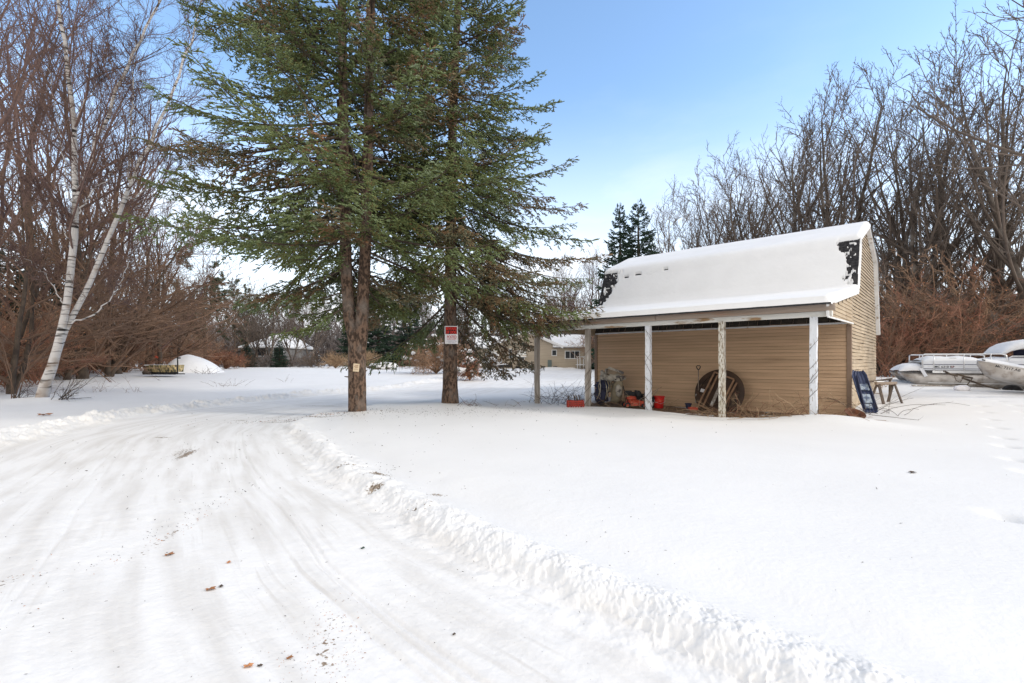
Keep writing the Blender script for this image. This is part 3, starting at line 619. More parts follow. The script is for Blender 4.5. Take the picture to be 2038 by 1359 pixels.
M['needle_brown'] = needle_mat('browning_spruce_needles', [(.22, .12, .06), (.17, .12, .06), (.14, .14, .08), (.21, .23, .16)], (.30, .14, .065))
M['needle_dark'] = needle_mat('dark_spruce_needles', [(.016, .034, .020), (.026, .05, .030), (.038, .07, .045), (.06, .10, .06)], (.045, .04, .02))
FR = [[frond(L, 10+k*7+i, dens=dn, hang=hg) for i in range(3)] for k, (L, dn, hg) in enumerate(((5.0, .74, .04), (5.0, .74, .32), (3.2, .82, .04), (3.2, .82, .28), (1.7, 1.0, .06)))]
def crown(stems, rng):
    """stems: list of (function z->(x,y), list of boughs (z, azimuth, length, pitch, kind)); returns wood and needle arrays"""
    WV = []; WQ = []; NV = []; NT = []; MI = []; wn = 0; nn = 0
    for fx, boughs in stems:
        for z, az, L, pitch, hang, brown in boughs:
            k = 0 if L > 4.0 else (2 if L > 2.4 else 4)
            if k < 4 and hang: k += 1
            W, Nn = FR[k][rng.integers(3)]; s = L/(5.0, 5.0, 3.2, 3.2, 1.7)[k]
            flip = rng.choice([-1, 1]); roll = .25*rng.standard_normal()
            Mx = Matrix.Rotation(az, 3, 'Z') @ Matrix.Rotation(-pitch, 3, 'Y') @ Matrix.Rotation(roll, 3, 'X')
            A = np.array(Mx) @ np.diag([s, s*flip, s]); o = np.array([*fx(z), z])
            WV.append(W[0] @ A.T+o); WQ.append(W[1]+wn); wn += len(W[0])
            NV.append(Nn[0] @ A.T+o); NT.append(Nn[1]+nn); nn += len(Nn[0]); MI.append(np.full(len(Nn[1]), 1 if brown else 0))
    return (np.concatenate(WV), np.concatenate(WQ)), (np.concatenate(NV), np.concatenate(NT), np.concatenate(MI))
def trunk_mesh(paths, S_=18, seed=0, knots=60, amp=.02):
    """paths: list of (points, radii) rising; rough bark in the outline, stubs of dead twigs"""
    rg = np.random.default_rng(seed); a = Acc()
    for P, Rr in paths:
        P = np.array(P, float); Rr = np.array(Rr, float); cum = np.concatenate([[0], np.cumsum(np.linalg.norm(np.diff(P, axis=0), axis=1))])
        k = int(cum[-1]/.07)+2; tt = np.linspace(0, cum[-1], k); Q = np.stack([np.interp(tt, cum, P[:, i]) for i in range(3)], -1); rr = np.interp(tt, cum, Rr)
        V, Qd = tubes(Q[None], rr[None], S_); V3 = V.reshape(k, S_, 3); c = Q[:, None]
        ang = np.arange(S_)[None]/S_*7; nz_ = fbm(ang*2.2+0*tt[:, None], tt[:, None]*4.5, 3, seed)-.5
        V3 = c+(V3-c)*(1+nz_[..., None]*amp*8*(.2/np.maximum(rr, .08))[:, None, None]*.5); a.add(V3.reshape(-1, 3), Qd)
        nk = int(knots*cum[-1]/10); t = rg.random(nk)*cum[-1]*.9+.05*cum[-1]; o = np.stack([np.interp(t, cum, P[:, i]) for i in range(3)], -1); r0 = np.interp(t, cum, Rr)
        az = rg.random(nk)*6.28; d = np.stack([np.cos(az), np.sin(az), rg.normal(.15, .2, nk)], -1); d = unit(d); ln = .03+.12*rg.random(nk)**2
        st = np.stack([o+d*(r0*.8)[:, None], o+d*(r0+ln*.5)[:, None], o+d*(r0+ln)[:, None]], 1); V, Qd = tubes(st, np.array([.016, .011, .006])[None]*(.6+.8*rg.random((nk, 1))), 4); a.add(V, Qd)
    return a
def spruce(name, X, Y, label, stems, LF, group=None, ztop=20, zlo=2.3, seed=1, n_per=4.2, dz=.33, brownf=None, root_r=.27, pitchf=None, zfree=lambda az: 0, extra=[]):
    rng = np.random.default_rng(seed); z0 = zg(X, Y)
    t = empty(name, (X, Y, z0), 0, label, 'tree', group)
    a = trunk_mesh(stems['mesh'], seed=seed); link('trunk', a.mesh('trunk'), t, M['bark_spruce'])
    ST = []
    for si, (P, zs, azb) in enumerate(stems['axes']):
        P = np.array(P, float); f = lambda z, P=P: (np.interp(z, P[:, 2], P[:, 0]), np.interp(z, P[:, 2], P[:, 1])); b = []
        z = zs; ph = rng.random()*6
        while z < P[-1, 2]-.1:
            k = int(n_per+rng.random()); ph += 2.4
            for i in range(k):
                az = ph+i*2*math.pi/k+.25*rng.standard_normal()
                if azb is not None:                    # twin stems: fewer boughs on the side of the other stem
                    df = (az-azb+math.pi) % (2*math.pi)-math.pi
                    if abs(df) > 2.0 and rng.random() < .75: continue
                if z < zfree(az) or rng.random() < .34*abs(math.sin(az)): continue
                L = LF(z, az)*(.72+.4*rng.random())
                if L < .25: continue
                pt = pitchf(z)+.09*rng.standard_normal()
                br = rng.random() < (brownf(z, az) if brownf else .1)
                b.append((z+.12*rng.standard_normal(), az, L, pt, z < 4.5 or rng.random() < .3, br))
            z += dz*(1 if z < 13 else 1.35)
        if si == 0: b += extra
        ST.append((f, b))
    W, Nn = crown(ST, rng)
    me = npmesh('limbs', W[0], W[1], smooth=True); cr_ = link('crown', npmesh('crown', Nn[0], tris=Nn[1], smooth=True, midx=Nn[2]), t, [M['needle'], M['needle_brown']])
    link('limbs', me, cr_, M['bark_dark']); return t, ST
# near spruce: one butt that forks at two metres
tw = spruce('twin_spruce', -4.08, 12.9, 'tall dark green spruce whose trunk forks low into two stems beside the driveway',
    {'mesh': [([(.02, 0, -.4), (.0, 0, 0), (-.03, 0, 1.0), (-.07, 0, 1.9), (-.22, 0, 2.5), (-.32, .02, 4), (-.36, .02, 7), (-.42, 0, 11), (-.45, 0, 15), (-.42, 0, 20.5)], [.28, .235, .205, .175, .155, .15, .125, .10, .07, .01]),
              ([(.05, 0, -.2), (.05, .0, .5), (.03, 0, 1.5), (.1, .0, 2.1), (.14, 0, 2.8), (.2, 0, 4), (.28, 0, 7), (.36, 0, 11), (.4, 0, 15), (.42, 0, 19.5)], [.16, .17, .18, .175, .155, .148, .125, .10, .07, .01])],
     'axes': [([(-.15, 0, 2.0), (-.32, 0, 4), (-.42, 0, 11), (-.42, 0, 20.5)], 2.35, math.pi), ([(.1, 0, 2.0), (.2, 0, 4), (.36, 0, 11), (.42, 0, 19.5)], 2.2, 0.0)]},
    lambda z, az: np.interp(z, [2, 2.8, 3.6, 4.6, 5.6, 7, 9, 12, 20.5], [1.3, 1.9, 2.9, 5.2, 5.7, 5.2, 4.3, 3.3, .2])*(1-.22*max(0, math.cos(az)))*(1-.2*max(0, -math.sin(az))),
    seed=21, brownf=lambda z, az: .22 if z < 4 else .10, pitchf=lambda z: R(np.interp(z, [2, 3.5, 5, 9, 13, 20], [-22, -14, -2, 9, 14, 35])), n_per=4.7, dz=.37, zfree=lambda az: 3.7 if math.sin(az) < -.25 else (2.6 if math.cos(az) < -.3 else 3.0))
sp2 = spruce('single_spruce', -2.0, 15.8, 'tall spruce with one trunk and drooping lower boughs, red sign nailed on it',
    {'mesh': [([(0, 0, -.4), (0, 0, 0), (.0, 0, .5), (.0, 0, 2), (.02, 0, 5), (.08, 0, 9), (.25, 0, 13), (.3, 0, 19)], [.36, .29, .245, .21, .18, .14, .10, .01])],
     'axes': [([(0, 0, 1.8), (.02, 0, 5), (.08, 0, 9), (.25, 0, 13), (.3, 0, 19)], 2.35, None)]},
    lambda z, az: np.interp(z, [2, 2.9, 4, 7, 9.5, 11.5, 13, 19], [3.4, 4.4, 4.7, 4.7, 3.8, 2.6, 2.0, .2])*(1-.12*max(0, -math.sin(az)))*(1+.16*(z < 4.2)*(math.cos(az) > .3)),
    seed=33, brownf=lambda z, az: (.75 if z < 5.2 else (.4 if z < 9 else .2)) if math.cos(az) > -.1 else (.3 if z < 4 else .12), pitchf=lambda z: R(np.interp(z, [2, 3, 5, 8, 12, 19], [-22, -25, -19, -5, 9, 33])), n_per=5.2, dz=.34, zfree=lambda az: 4.2 if math.sin(az) < -.3 else (2.9 if math.cos(az) > .3 else 3.2),
    extra=[(z, a_, L, R(p_), True, br) for z, a_, L, p_, br in ((3.5, .05, 4.7, -9, True), (3.9, -.22, 4.9, -14, True), (4.2, .22, 4.8, -16, True), (4.6, -.05, 5.0, -19, True), (5.0, .34, 4.7, -18, True), (5.5, .12, 4.8, -18, False))])

# ---------------------------------------------------------------- bare trees: a few grown forms, then placed one by one
def bare_form(seed, H, r0, lean=0.0, clear=.25, n=(12, 9, 7, 3), ang=(.75, .6, .6, .6), L=(.52, .46, .42, .45), up=(.22, .12, .06, .04), wob=(.10, .16, .2, .25), S_=(8, 5, 4, 3), stems=1, rmin=.008, rr=(.5, .55, .55, .6), Lt=(.55, .4, .3, .3)):
    rg = np.random.default_rng(seed); K = 14
    P = np.zeros((stems, K, 3)); 
    for s in range(stems):
        az = rg.random()*6.28; d = np.array([math.cos(az)*(lean+(.22 if stems > 1 else 0)), math.sin(az)*(lean+(.22 if stems > 1 else 0)), 1.]); d = unit(d); p = np.array([0, 0, -.3]); P[s, 0] = p; hh = H*(1-.25*rg.random()*(stems > 1))
        for i in range(1, K): d = unit(d+.07*rg.standard_normal(3)*np.array([1, 1, .3])+np.array([0, 0, .08])); p = p+d*hh/(K-1); P[s, i] = p
    R0 = (r0*(1-.35*(stems > 1)))*np.array([1.35, 1.0, .95]+list(np.linspace(.9, .12, K-3)))[None]*np.ones((stems, 1))
    lv = [(P, R0)]; a = Acc(); V, Q = tubes(P, R0, S_[0]); a.add(V, Q)
    c = Acc(); p_, r_ = P, R0
    for k in range(len(n)):
        p_, r_ = grow(p_, r_, rg, n[k], ang[k], L[k], rr[k], t0=clear if k == 0 else .12, K=(8, 6, 5, 4, 4)[k], up=up[k], wob=wob[k], Lt=Lt[k], rmin=rmin*(1.6 if k < 2 else 1))
        V, Q = tubes(p_, r_, S_[min(k+1, len(S_)-1)]); c.add(V, Q)
    return a.mesh('trunk'), c.mesh('crown')
class Form:
    def __init__(s, bark, twig, *a, **k):
        s.t, s.c = bare_form(*a, **k); s.t.materials.append(bark); s.c.materials.append(twig); s.H = a[1]
F_TALL = [Form(M['bark_grey'], M['twig_grey'], 100+i, 20, .26, clear=.22, n=(13, 8, 5, 3), ang=(.72, .6, .6, .5), L=(.44, .44, .42, .4), up=(.15, .08, .05, .02), wob=(.06, .09, .13, .18), rmin=.015, lean=.04) for i in range(4)]
F_FAR = []
F_FORK = [Form(M['bark_grey'], M['twig_grey'], 140+i, 19, .34, clear=.15, n=(10, 8, 5, 3), ang=(.68, .6, .6, .55), L=(.60, .45, .42, .4), up=(.12, .07, .04, .02), wob=(.06, .09, .13, .18), stems=2, rmin=.015, rr=(.6, .55, .55, .6)) for i in range(3)]
F_FINE = [Form(M['bark_dark'], M['twig_purple'], 170+i, 17, .2, clear=.12, n=(17, 8, 5, 3), ang=(.7, .55, .55, .5), L=(.50, .42, .42, .42), up=(.24, .14, .10, .05), rmin=.0085, wob=(.1, .14, .18, .25)) for i in range(4)]
F_SPREAD = [Form(M['bark_dark'], M['twig_brown'], 200+i, 7.5, .13, clear=.04, n=(13, 8, 5, 3), ang=(1.0, .6, .6, .6), L=(.72, .45, .42, .4), up=(.05, .02, .02, .0), stems=3, rmin=.0065, wob=(.12, .17, .2, .25), rr=(.6, .5, .55, .6)) for i in range(3)]
F_BRUSH = [Form(M['twig_red'], M['twig_red'], 230+i, 3.2, .03, clear=.03, n=(9, 7, 5), ang=(.6, .6, .6), L=(.6, .5, .5), up=(.04, .03, .02), stems=9, rmin=.006, S_=(4, 3, 3, 3), wob=(.14, .18, .2)) for i in range(2)]
def plant(form, name, X, Y, H, label, cat='tree', group=None, rz=0, tilt=0, tdir=0, sxy=1.0, z=None):
    s = H/form.H; e = empty(name, (X, Y, (zg(X, Y) if z is None else z)), 0, label, cat, group)
    e.rotation_euler = (Matrix.Rotation(tilt, 3, Vector((math.cos(tdir), math.sin(tdir), 0))) @ Matrix.Rotation(rz, 3, 'Z')).to_euler()
    e.scale = (s*sxy, s*sxy, s); a = link('trunk', form.t, e); b = link('crown', form.c, e); return e
rnd = random.Random(5)
# ---------------------------------------------------------------- birch: stems follow what the photo shows, given depth and thickness
M['birch'] = bpy.data.materials.new('birch_bark'); M['birch'].use_nodes = True
def birch_mat():
    t = M['birch'].node_tree; p = t.nodes['Principled BSDF']; L = t.links.new; p.inputs['Roughness'].default_value = .7; p.inputs['Specular IOR Level'].default_value = .2
    tcn = N(t, 'ShaderNodeTexCoord'); mp_ = N(t, 'ShaderNodeMapping'); mp_.inputs['Scale'].default_value = (1.6, 1.6, 13); L(tcn.outputs['Object'], mp_.inputs[0])
    a = N(t, 'ShaderNodeTexNoise', Scale=1.0, Detail=5); L(mp_.outputs[0], a.inputs['Vector'])
    r = N(t, 'ShaderNodeValToRGB'); e = r.color_ramp.elements; e[0].position = .36; e[0].color = (.035, .03, .027, 1); e[1].position = .46; e[1].color = (.58, .55, .52, 1)
    L(a.outputs['Fac'], r.inputs[0])
    b = N(t, 'ShaderNodeTexNoise', Scale=2.2, Detail=8); L(tcn.outputs['Object'], b.inputs['Vector'])
    sp = N(t, 'ShaderNodeSeparateXYZ'); L(tcn.outputs['Object'], sp.inputs[0])
    h = N(t, 'ShaderNodeMapRange'); h.inputs['From Min'].default_value = 4; h.inputs['From Max'].default_value = .2; h.inputs['To Min'].default_value = -.06; h.inputs['To Max'].default_value = .06; L(sp.outputs['Z'], h.inputs['Value'])
    s_ = N(t, 'ShaderNodeMath'); s_.operation = 'ADD'; L(b.outputs['Fac'], s_.inputs[0]); L(h.outputs[0], s_.inputs[1])
    k = N(t, 'ShaderNodeMapRange'); k.inputs['From Min'].default_value = .50; k.inputs['From Max'].default_value = .64; L(s_.outputs[0], k.inputs['Value'])
    mx_ = N(t, 'ShaderNodeMixRGB'); mx_.inputs[2].default_value = (.30, .22, .16, 1); kk = N(t, 'ShaderNodeMath'); kk.operation = 'MULTIPLY'; kk.inputs[1].default_value = .6; L(k.outputs[0], kk.inputs[0]); L(kk.outputs[0], mx_.inputs[0]); L(r.outputs[0], mx_.inputs[1]); L(mx_.outputs[0], p.inputs['Base Color'])
    bb = N(t, 'ShaderNodeBump', Strength=.5, Distance=.02); L(a.outputs['Fac'], bb.inputs['Height']); L(bb.outputs[0], p.inputs['Normal'])
birch_mat()
def px_path(pts, Y0, dY, r0, r1, n=20, origin=(0, 0, 0)):
    pts = np.array(pts, float); cum = np.concatenate([[0], np.cumsum(np.hypot(*np.diff(pts, axis=0).T))]); cum /= cum[-1]
    Y = Y0+dY*cum; P = np.stack([(pts[:, 0]-CX)/F*Y, Y, CAMZ-(pts[:, 1]-HY)/F*Y], -1)-np.array(origin)
    t = np.linspace(0, 1, n); Q = np.stack([np.interp(t, cum, P[:, i]) for i in range(3)], -1); return Q, r0+(r1-r0)*t
BX, BY = (78-CX)/F*16.4, 16.4; BO = (BX, BY, zg(BX, BY))
bt = empty('white_birch', BO, 0, 'white birch leaning beside the driveway with several pale stems rising from one butt', 'tree')
PATHS = [([(76, 812), (84, 785), (92, 765), (108, 720), (122, 660), (133, 600), (141, 540), (149, 470), (151, 397), (148, 320), (147, 238), (138, 160), (131, 99), (118, 30), (110, -60), (104, -180)], 16.4, -.4, .30, .045),
         ([(151, 400), (168, 350), (185, 305), (200, 265), (214, 238), (238, 167), (262, 110), (278, 79), (300, 35), (318, 0), (345, -60), (380, -160)], 16.15, .5, .115, .03),
         ([(108, 722), (120, 680), (135, 650), (150, 610), (172, 570), (191, 540), (205, 500), (222, 465), (240, 420), (254, 385), (272, 340), (294, 294), (312, 250), (333, 210), (352, 165), (369, 119), (385, 70), (397, 20), (415, -60)], 16.4, 1.0, .165, .03),
         ([(254, 388), (256, 340), (258, 278), (266, 210), (262, 150), (270, 80)], 16.9, -.4, .07, .02),
         ([(250, 402), (262, 397), (310, 365), (377, 322), (417, 314), (445, 305)], 16.9, -.9, .042, .006),
         ([(149, 420), (134, 372), (122, 300), (116, 240), (106, 170), (96, 90)], 16.2, .9, .045, .012),
         ([(158, 425), (180, 385), (215, 350), (236, 328), (262, 300)], 16.1, -.8, .04, .008),
         ([(141, 645), (180, 628), (205, 612), (240, 560), (255, 522), (280, 450)], 16.3, 1.8, .045, .010),
         ([(131, 610), (110, 575), (88, 545), (60, 520), (30, 500)], 16.3, -1.0, .032, .006),
         ([(146, 500), (120, 440), (95, 400), (60, 360)], 16.2, -.8, .032, .006),
         ([(146, 240), (170, 205), (200, 150), (215, 80)], 16.1, .8, .035, .008)]
rg = np.random.default_rng(4); a = Acc(); SP = []
for i, (pp, Y0, dY, r0, r1) in enumerate(PATHS):
    P, rr = px_path(pp, Y0, dY, r0, r1, 24, BO)
    if i == 0: rr = np.interp(np.linspace(0, 1, 24), [0, .06, .16, .35, .55, .75, 1], [.34, .27, .195, .165, .13, .09, .035]); P[0, 2] -= .2
    P[1:-1] += .035*rg.standard_normal((22, 3))*(.4 if i == 0 else 1)
    rr = rr*.57; SP.append((P, rr)); V, Q = tubes(P[None], rr[None], 14 if r0 > .1 else 8)
    a.add(V, Q)
link('trunk', a.mesh('trunk'), bt, M['birch'])
c = Acc()
P = np.stack([s[0] for s in SP]); Rr = np.stack([s[1] for s in SP])
p1, r1 = grow(P, Rr, rg, 34, .8, .26, .34, t0=.30, K=7, up=.10, wob=.16, rmin=.010); V, Q = tubes(p1, r1, 4); c.add(V, Q)
p2, r2 = grow(p1, r1, rg, 9, .65, .5, .55, t0=.12, K=5, up=.04, wob=.2, rmin=.006); V, Q = tubes(p2, r2, 3); c.add(V, Q)
p3, r3 = grow(p2, r2, rg, 6, .6, .5, .6, t0=.1, K=4, up=.0, wob=.2, rmin=.005); V, Q = tubes(p3, r3, 3); c.add(V, Q)
link('crown', c.mesh('crown'), bt, M['twig_purple'])
# bare shoots hanging at the birch's foot
def twig_tuft(name, X, Y, label, n=14, L=1.0, spread=.9, seed=1, m=None, cat='brush', group=None, up=.0, sub=5, r=.006, z=None, az=None):
    g = np.random.default_rng(seed); th = g.random(n)*6.28 if az is None else az+.6*g.standard_normal(n); P0 = np.zeros((n, 7, 3)); P0[:, 0] = np.stack([.12*g.standard_normal(n), .12*g.standard_normal(n), np.full(n, -.05)], -1)
    d = unit(np.stack([np.cos(th)*spread, np.sin(th)*spread, .35+.8*g.random(n)], -1)); ln = L*(.5+.8*g.random(n))
    for i in range(1, 7): d = unit(d+.16*g.standard_normal((n, 3))+np.array([0, 0, up])); P0[:, i] = P0[:, i-1]+d*(ln/6)[:, None]
    P0[:, 1:, 2] = np.maximum(P0[:, 1:, 2], .01)
    R0 = np.linspace(r, r*.4, 7)[None]*np.ones((n, 1)); q = Acc(); V, Q = tubes(P0, R0, 4); q.add(V, Q)
    if sub:
        p, rr = grow(P0, R0, g, sub, .7, .35, .6, t0=.3, K=4, up=up, wob=.2, rmin=.003); V, Q = tubes(p, rr, 3); q.add(V, Q)
    o = link(name, q.mesh(name), None, m or M['twig_brown']); o.location = (X, Y, zg(X, Y) if z is None else z); return tag(o, label, cat, group)
twig_tuft('dry_bramble', BX+.9, BY-.2, 'dark leafless shoots sprouting from the snow right of the birch butt', 16, 1.1, 1.2, 61, M['bark_dark'], az=0.1, r=.012)
twig_tuft('dry_bramble', BX-.9, BY+.1, 'dark leafless shoots sprouting from the snow left of the birch butt', 12, .9, 1.0, 62, M['bark_dark'], az=2.6, r=.010)

# ---------------------------------------------------------------- conifers farther off
FRF = [frond(1.7, 300+i, dens=.5, hang=.1*i, shoot=.26, rad=.055, wid=.36) for i in range(3)]
def far_spruce_form(seed, H, rad, n_per=5, dz=.42, z0=.6, needle=None):
    g = np.random.default_rng(seed); NV = []; NT = []; nn = 0; z = z0; ph = 0
    while z < H-.2:
        ph += 2.4
        for i in range(n_per):
            L = rad*(1-(z-z0)/(H-z0))**.8*(.75+.4*g.random())+.15
            W, Nn = FRF[g.integers(3)]; s = L/1.7
            Mx = Matrix.Rotation(ph+i*6.283/n_per+.3*g.standard_normal(), 3, 'Z') @ Matrix.Rotation(-R(np.interp(z/H, [0, .5, 1], [-18, -2, 35])+6*g.standard_normal()), 3, 'Y')
            A = np.array(Mx) @ np.diag([s, s, max(s, .5)]); NV.append(Nn[0] @ A.T+np.array([0, 0, z+.1*g.standard_normal()])); NT.append(Nn[1]+nn); nn += len(Nn[0])
        z += dz*(1.2-.5*z/H)
    class Fm: pass
    f = Fm(); f.H = H; f.c = npmesh('crown', np.concatenate(NV), tris=np.concatenate(NT), smooth=True); f.c.materials.append(needle or M['needle_dark'])
    b = MB(); b.tube([(0, 0, -.3), (0, 0, H*.5), (0, 0, H)], [.02*H*.75, .011*H, .01], 8); o = b.build('trunk', M['bark_dark'], smooth=True); f.t = o.data; bpy.data.objects.remove(o); return f
F_SPR = [far_spruce_form(400, 15, 3.2), far_spruce_form(401, 14, 2.9)]
M['needle_pine'] = needle_mat('pine_needles', [(.035, .055, .03), (.055, .085, .045), (.08, .11, .06), (.12, .15, .09)], (.10, .07, .035))
def pine_form(seed, H, rad):
    g = np.random.default_rng(seed); t, c_ = bare_form(seed, H, .2, clear=.28, n=(16, 7, 5), ang=(1.1, .8, .7), L=(.42, .42, .45), up=(.12, .08, .05), Lt=(.35, .3, .3), rmin=.012)
    co = np.empty(len(c_.vertices)*3, np.float32); c_.vertices.foreach_get('co', co); co = co.reshape(-1, 3); far = co[(np.hypot(co[:, 0], co[:, 1]) > rad*.3)]
    o = far[g.integers(0, len(far), 900)]; k = 12; o = np.repeat(o, k, 0); d = unit(g.standard_normal(o.shape)+np.array([0, 0, .5])); ln = .22+.18*g.random(len(o))
    V, T = spindles(o, d, ln, np.full(len(o), .035)); wn = len(co)
    class Fm: pass
    f = Fm(); f.H = H; f.t = t; t.materials.append(M['bark_dark'])
    f.c = npmesh('crown', V, tris=T, smooth=True); f.c.materials.append(M['needle_pine']); f.l = c_; c_.materials.append(M['bark_dark']); return f
F_PINE = [pine_form(420, 12, 4), pine_form(421, 11, 4)]
def pl(form, name, px, Y, H, label, group, sxy=1.0, tilt=None, cat='tree', tdir=None):
    X = (px-CX)/F*Y; e = plant(form, name, X, Y, H, label, cat, group, rnd.random()*6.28, rnd.uniform(0, .05) if tilt is None else tilt, rnd.random()*6.28 if tdir is None else tdir, sxy)
    if hasattr(form, 'l'):
        q = link('limbs', form.l, e)
    return e
# ---------------------------------------------------------------- the wood on the left
ORD = ['first', 'second', 'third', 'fourth', 'fifth', 'sixth', 'seventh', 'eighth', 'ninth', 'tenth', 'eleventh']
G1 = 'bare trees of the wood behind the birch'
for k, (px, Y, H, w) in enumerate([(-120, 17, 17, 'nearest tall bare tree at the extreme left edge of the wood'), (-25, 21, 18, 'tall bare tree at the left edge left of the birch'), (60, 27, 20, 'tall purple-brown bare tree directly behind the birch stems'), (165, 27, 20, 'tall bare tree rising just right of the birch stems'), (235, 32, 17, 'bare tree in the wood midway between birch and spruce'), (320, 36, 12, 'shorter bare tree at the thinning right end of the left wood'), (120, 37, 21, 'tall bare tree far back between the two birch stems'), (-150, 24, 19, 'tall bare tree farther back at the extreme left edge')]):
    pl(F_FINE[k % 4], 'bare_tree', px, Y, H, w, G1, 1.05)
pl(F_SPREAD[0], 'bare_tree', 215, 29, 13.0, 'low wide bare tree whose arching brown boughs reach right over the snow beside the birch', None, 1.05, 0.16, tdir=math.pi/2)
pl(F_SPREAD[1], 'bare_tree', 130, 26, 10.5, 'low spreading brown bare tree directly behind the birch trunk', None, 1.0, .05, tdir=math.pi/2)
pl(F_SPREAD[2], 'bare_tree', 20, 18.5, 8.5, 'low spreading brown bare tree at the left edge beyond the birch', None)
pl(F_SPREAD[1], 'bare_tree', 290, 37, 11, 'low brown bare tree behind the camouflaged sled at the edge of the wood', None, 1.1)
pl(F_SPREAD[2], 'bare_tree', 350, 44, 9, 'low brown bare tree behind the round snow mound', None, 1.2)
pl(F_SPREAD[0], 'bare_tree', 245, 34, 10, 'low brown bare tree standing between the birch and the camouflaged sled', None, 1.0)
for px, Y, H, lb in ((95, 33, 10, 'dark evergreen half hidden behind the leaning birch trunk'), (15, 28, 8.5, 'dark evergreen at the left edge deep in the thicket'), (175, 40, 9, 'dark evergreen in the thicket just right of the birch butt')):
    pl(F_SPR[0], 'evergreen_tree', px, Y, H, lb, None)
pl(F_PINE[0], 'pine_tree', 405, 52, 10.2, 'round-headed dark pine standing behind the red-brown bush', None, 1.0, 0.02)
pl(F_PINE[1], 'pine_tree', 465, 62, 8.6, 'smaller thin pine right of the round-headed pine', None, .8, 0.02)
pl(F_PINE[1], 'pine_tree', 375, 56, 8.0, 'dark pine left of the round-headed pine behind the snow mound', None, .9, 0.02)
sap = twig_tuft('sapling', (12-CX)/F*16.6, 16.6, 'thin brown sapling in the snow at the left edge near the birch', 4, 3.2, .18, 63, M['twig_brown'], 'sapling', up=.12, sub=9, r=.022)
M['twig_haze'] = mat('hazed_far_twig', (.20, .175, .165), (.15, .125, .12), .3, .9, 0, island=.3)  # distance haze is put into this greyer twig colour
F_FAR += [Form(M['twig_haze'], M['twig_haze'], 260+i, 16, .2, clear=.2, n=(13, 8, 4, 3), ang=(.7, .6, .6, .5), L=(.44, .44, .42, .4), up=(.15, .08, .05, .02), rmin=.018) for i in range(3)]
# far tree line
G2 = 'grey bare trees of the far tree line'
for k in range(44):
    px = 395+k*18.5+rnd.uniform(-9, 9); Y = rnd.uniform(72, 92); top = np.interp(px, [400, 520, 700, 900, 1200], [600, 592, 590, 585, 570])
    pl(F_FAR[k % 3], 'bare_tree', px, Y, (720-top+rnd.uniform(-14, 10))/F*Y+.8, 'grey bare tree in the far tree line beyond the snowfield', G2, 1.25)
for px, Y, H, sx in ((500, 55, 8.4, 1.2), (540, 54, 8.2, 1.1), (580, 58, 8.6, 1.2), (522, 57, 8.0, 1.2), (618, 56, 8.6, 1.0)):
    pl(F_FORK[k % 3], 'bare_tree', px, Y, H, {500: 'leftmost', 522: 'second from left', 540: 'middle', 580: 'second from right', 618: 'rightmost'}[px]+' of the dark bare trees in front of the distant snowy-roofed house', 'bare trees in front of the distant house', sx); k += 1
for px, Y, H, lb, s in ((752, 58, 8.6, 'green pine between the twin spruce and the red sign', 1.5), (815, 60, 8.4, 'green pine left of the red sign beyond the big brush', 1.5), (705, 66, 9.4, 'bluish green pine directly behind the twin spruce trunk', 1.2)):
    pl(F_SPR[1], 'evergreen_tree', px, Y, H, lb, None, s)
pl(F_SPR[1], 'evergreen_tree', 556, 53, 3.0, 'small dark evergreen in front of the distant snowy-roofed house', None, 1.6)
pl(F_SPR[0], 'evergreen_tree', 492, 54, 3.0, 'small dark evergreen left of the distant snowy-roofed house', None, 1.6)
# trees behind the shed and along the right
pl(F_SPR[0], 'spruce_tree', 1236, 45, 15.4, 'slender dark spruce rising behind the left end of the shed roof', None, .95, 0.01)
pl(F_SPR[1], 'spruce_tree', 1273, 43, 15.0, 'full dark spruce rising behind the shed roof, right one of the pair', None, 1.15, 0.01)
pl(F_SPR[1], 'spruce_tree', 1300, 48, 12.6, 'short dark spruce partly behind the full spruce above the shed roof', None, 1.0, 0.01)
for px, Y, H in ((1135, 60, 12), (1168, 62, 13), (1192, 58, 12), (1105, 64, 12)):
    pl(F_FINE[k % 4], 'bare_tree', px, Y, H, {1105: 'leftmost', 1135: 'second from left', 1168: 'third from left', 1192: 'rightmost'}[px]+' of four slim bare trees between the single spruce and the shed roof', 'slim bare trees left of the shed roof', 1.2); k += 1
G3 = 'tall bare trees in the row behind the shed'
row = [(1330, 64), (1362, 59), (1392, 54), (1428, 52), (1470, 48), (1512, 46), (1548, 43), (1592, 41), (1632, 39), (1672, 38), (1712, 36)]
for k, (px, Y) in enumerate(row):
    pl((F_TALL+F_FORK)[k % 7], 'bare_tree', px+rnd.uniform(-8, 8), Y+rnd.uniform(-1.5, 1.5), 19.6+rnd.uniform(-1.2, .9), 'bare tree above the shed roof, '+ORD[k]+' from left in the near row', G3, 1.12, rnd.uniform(.02, .10), tdir=rnd.uniform(1.2, 2.0))
for k, (px, Y) in enumerate([(1370, 68), (1500, 60), (1640, 52)]):
    pl(F_TALL[k % 4], 'bare_tree', px, Y, 20+rnd.uniform(-1, 1), 'fainter bare tree behind the near row above the '+['left', 'middle', 'right'][k]+' of the shed roof', G3, 1.1)
G4 = 'tall bare trees behind the boats'
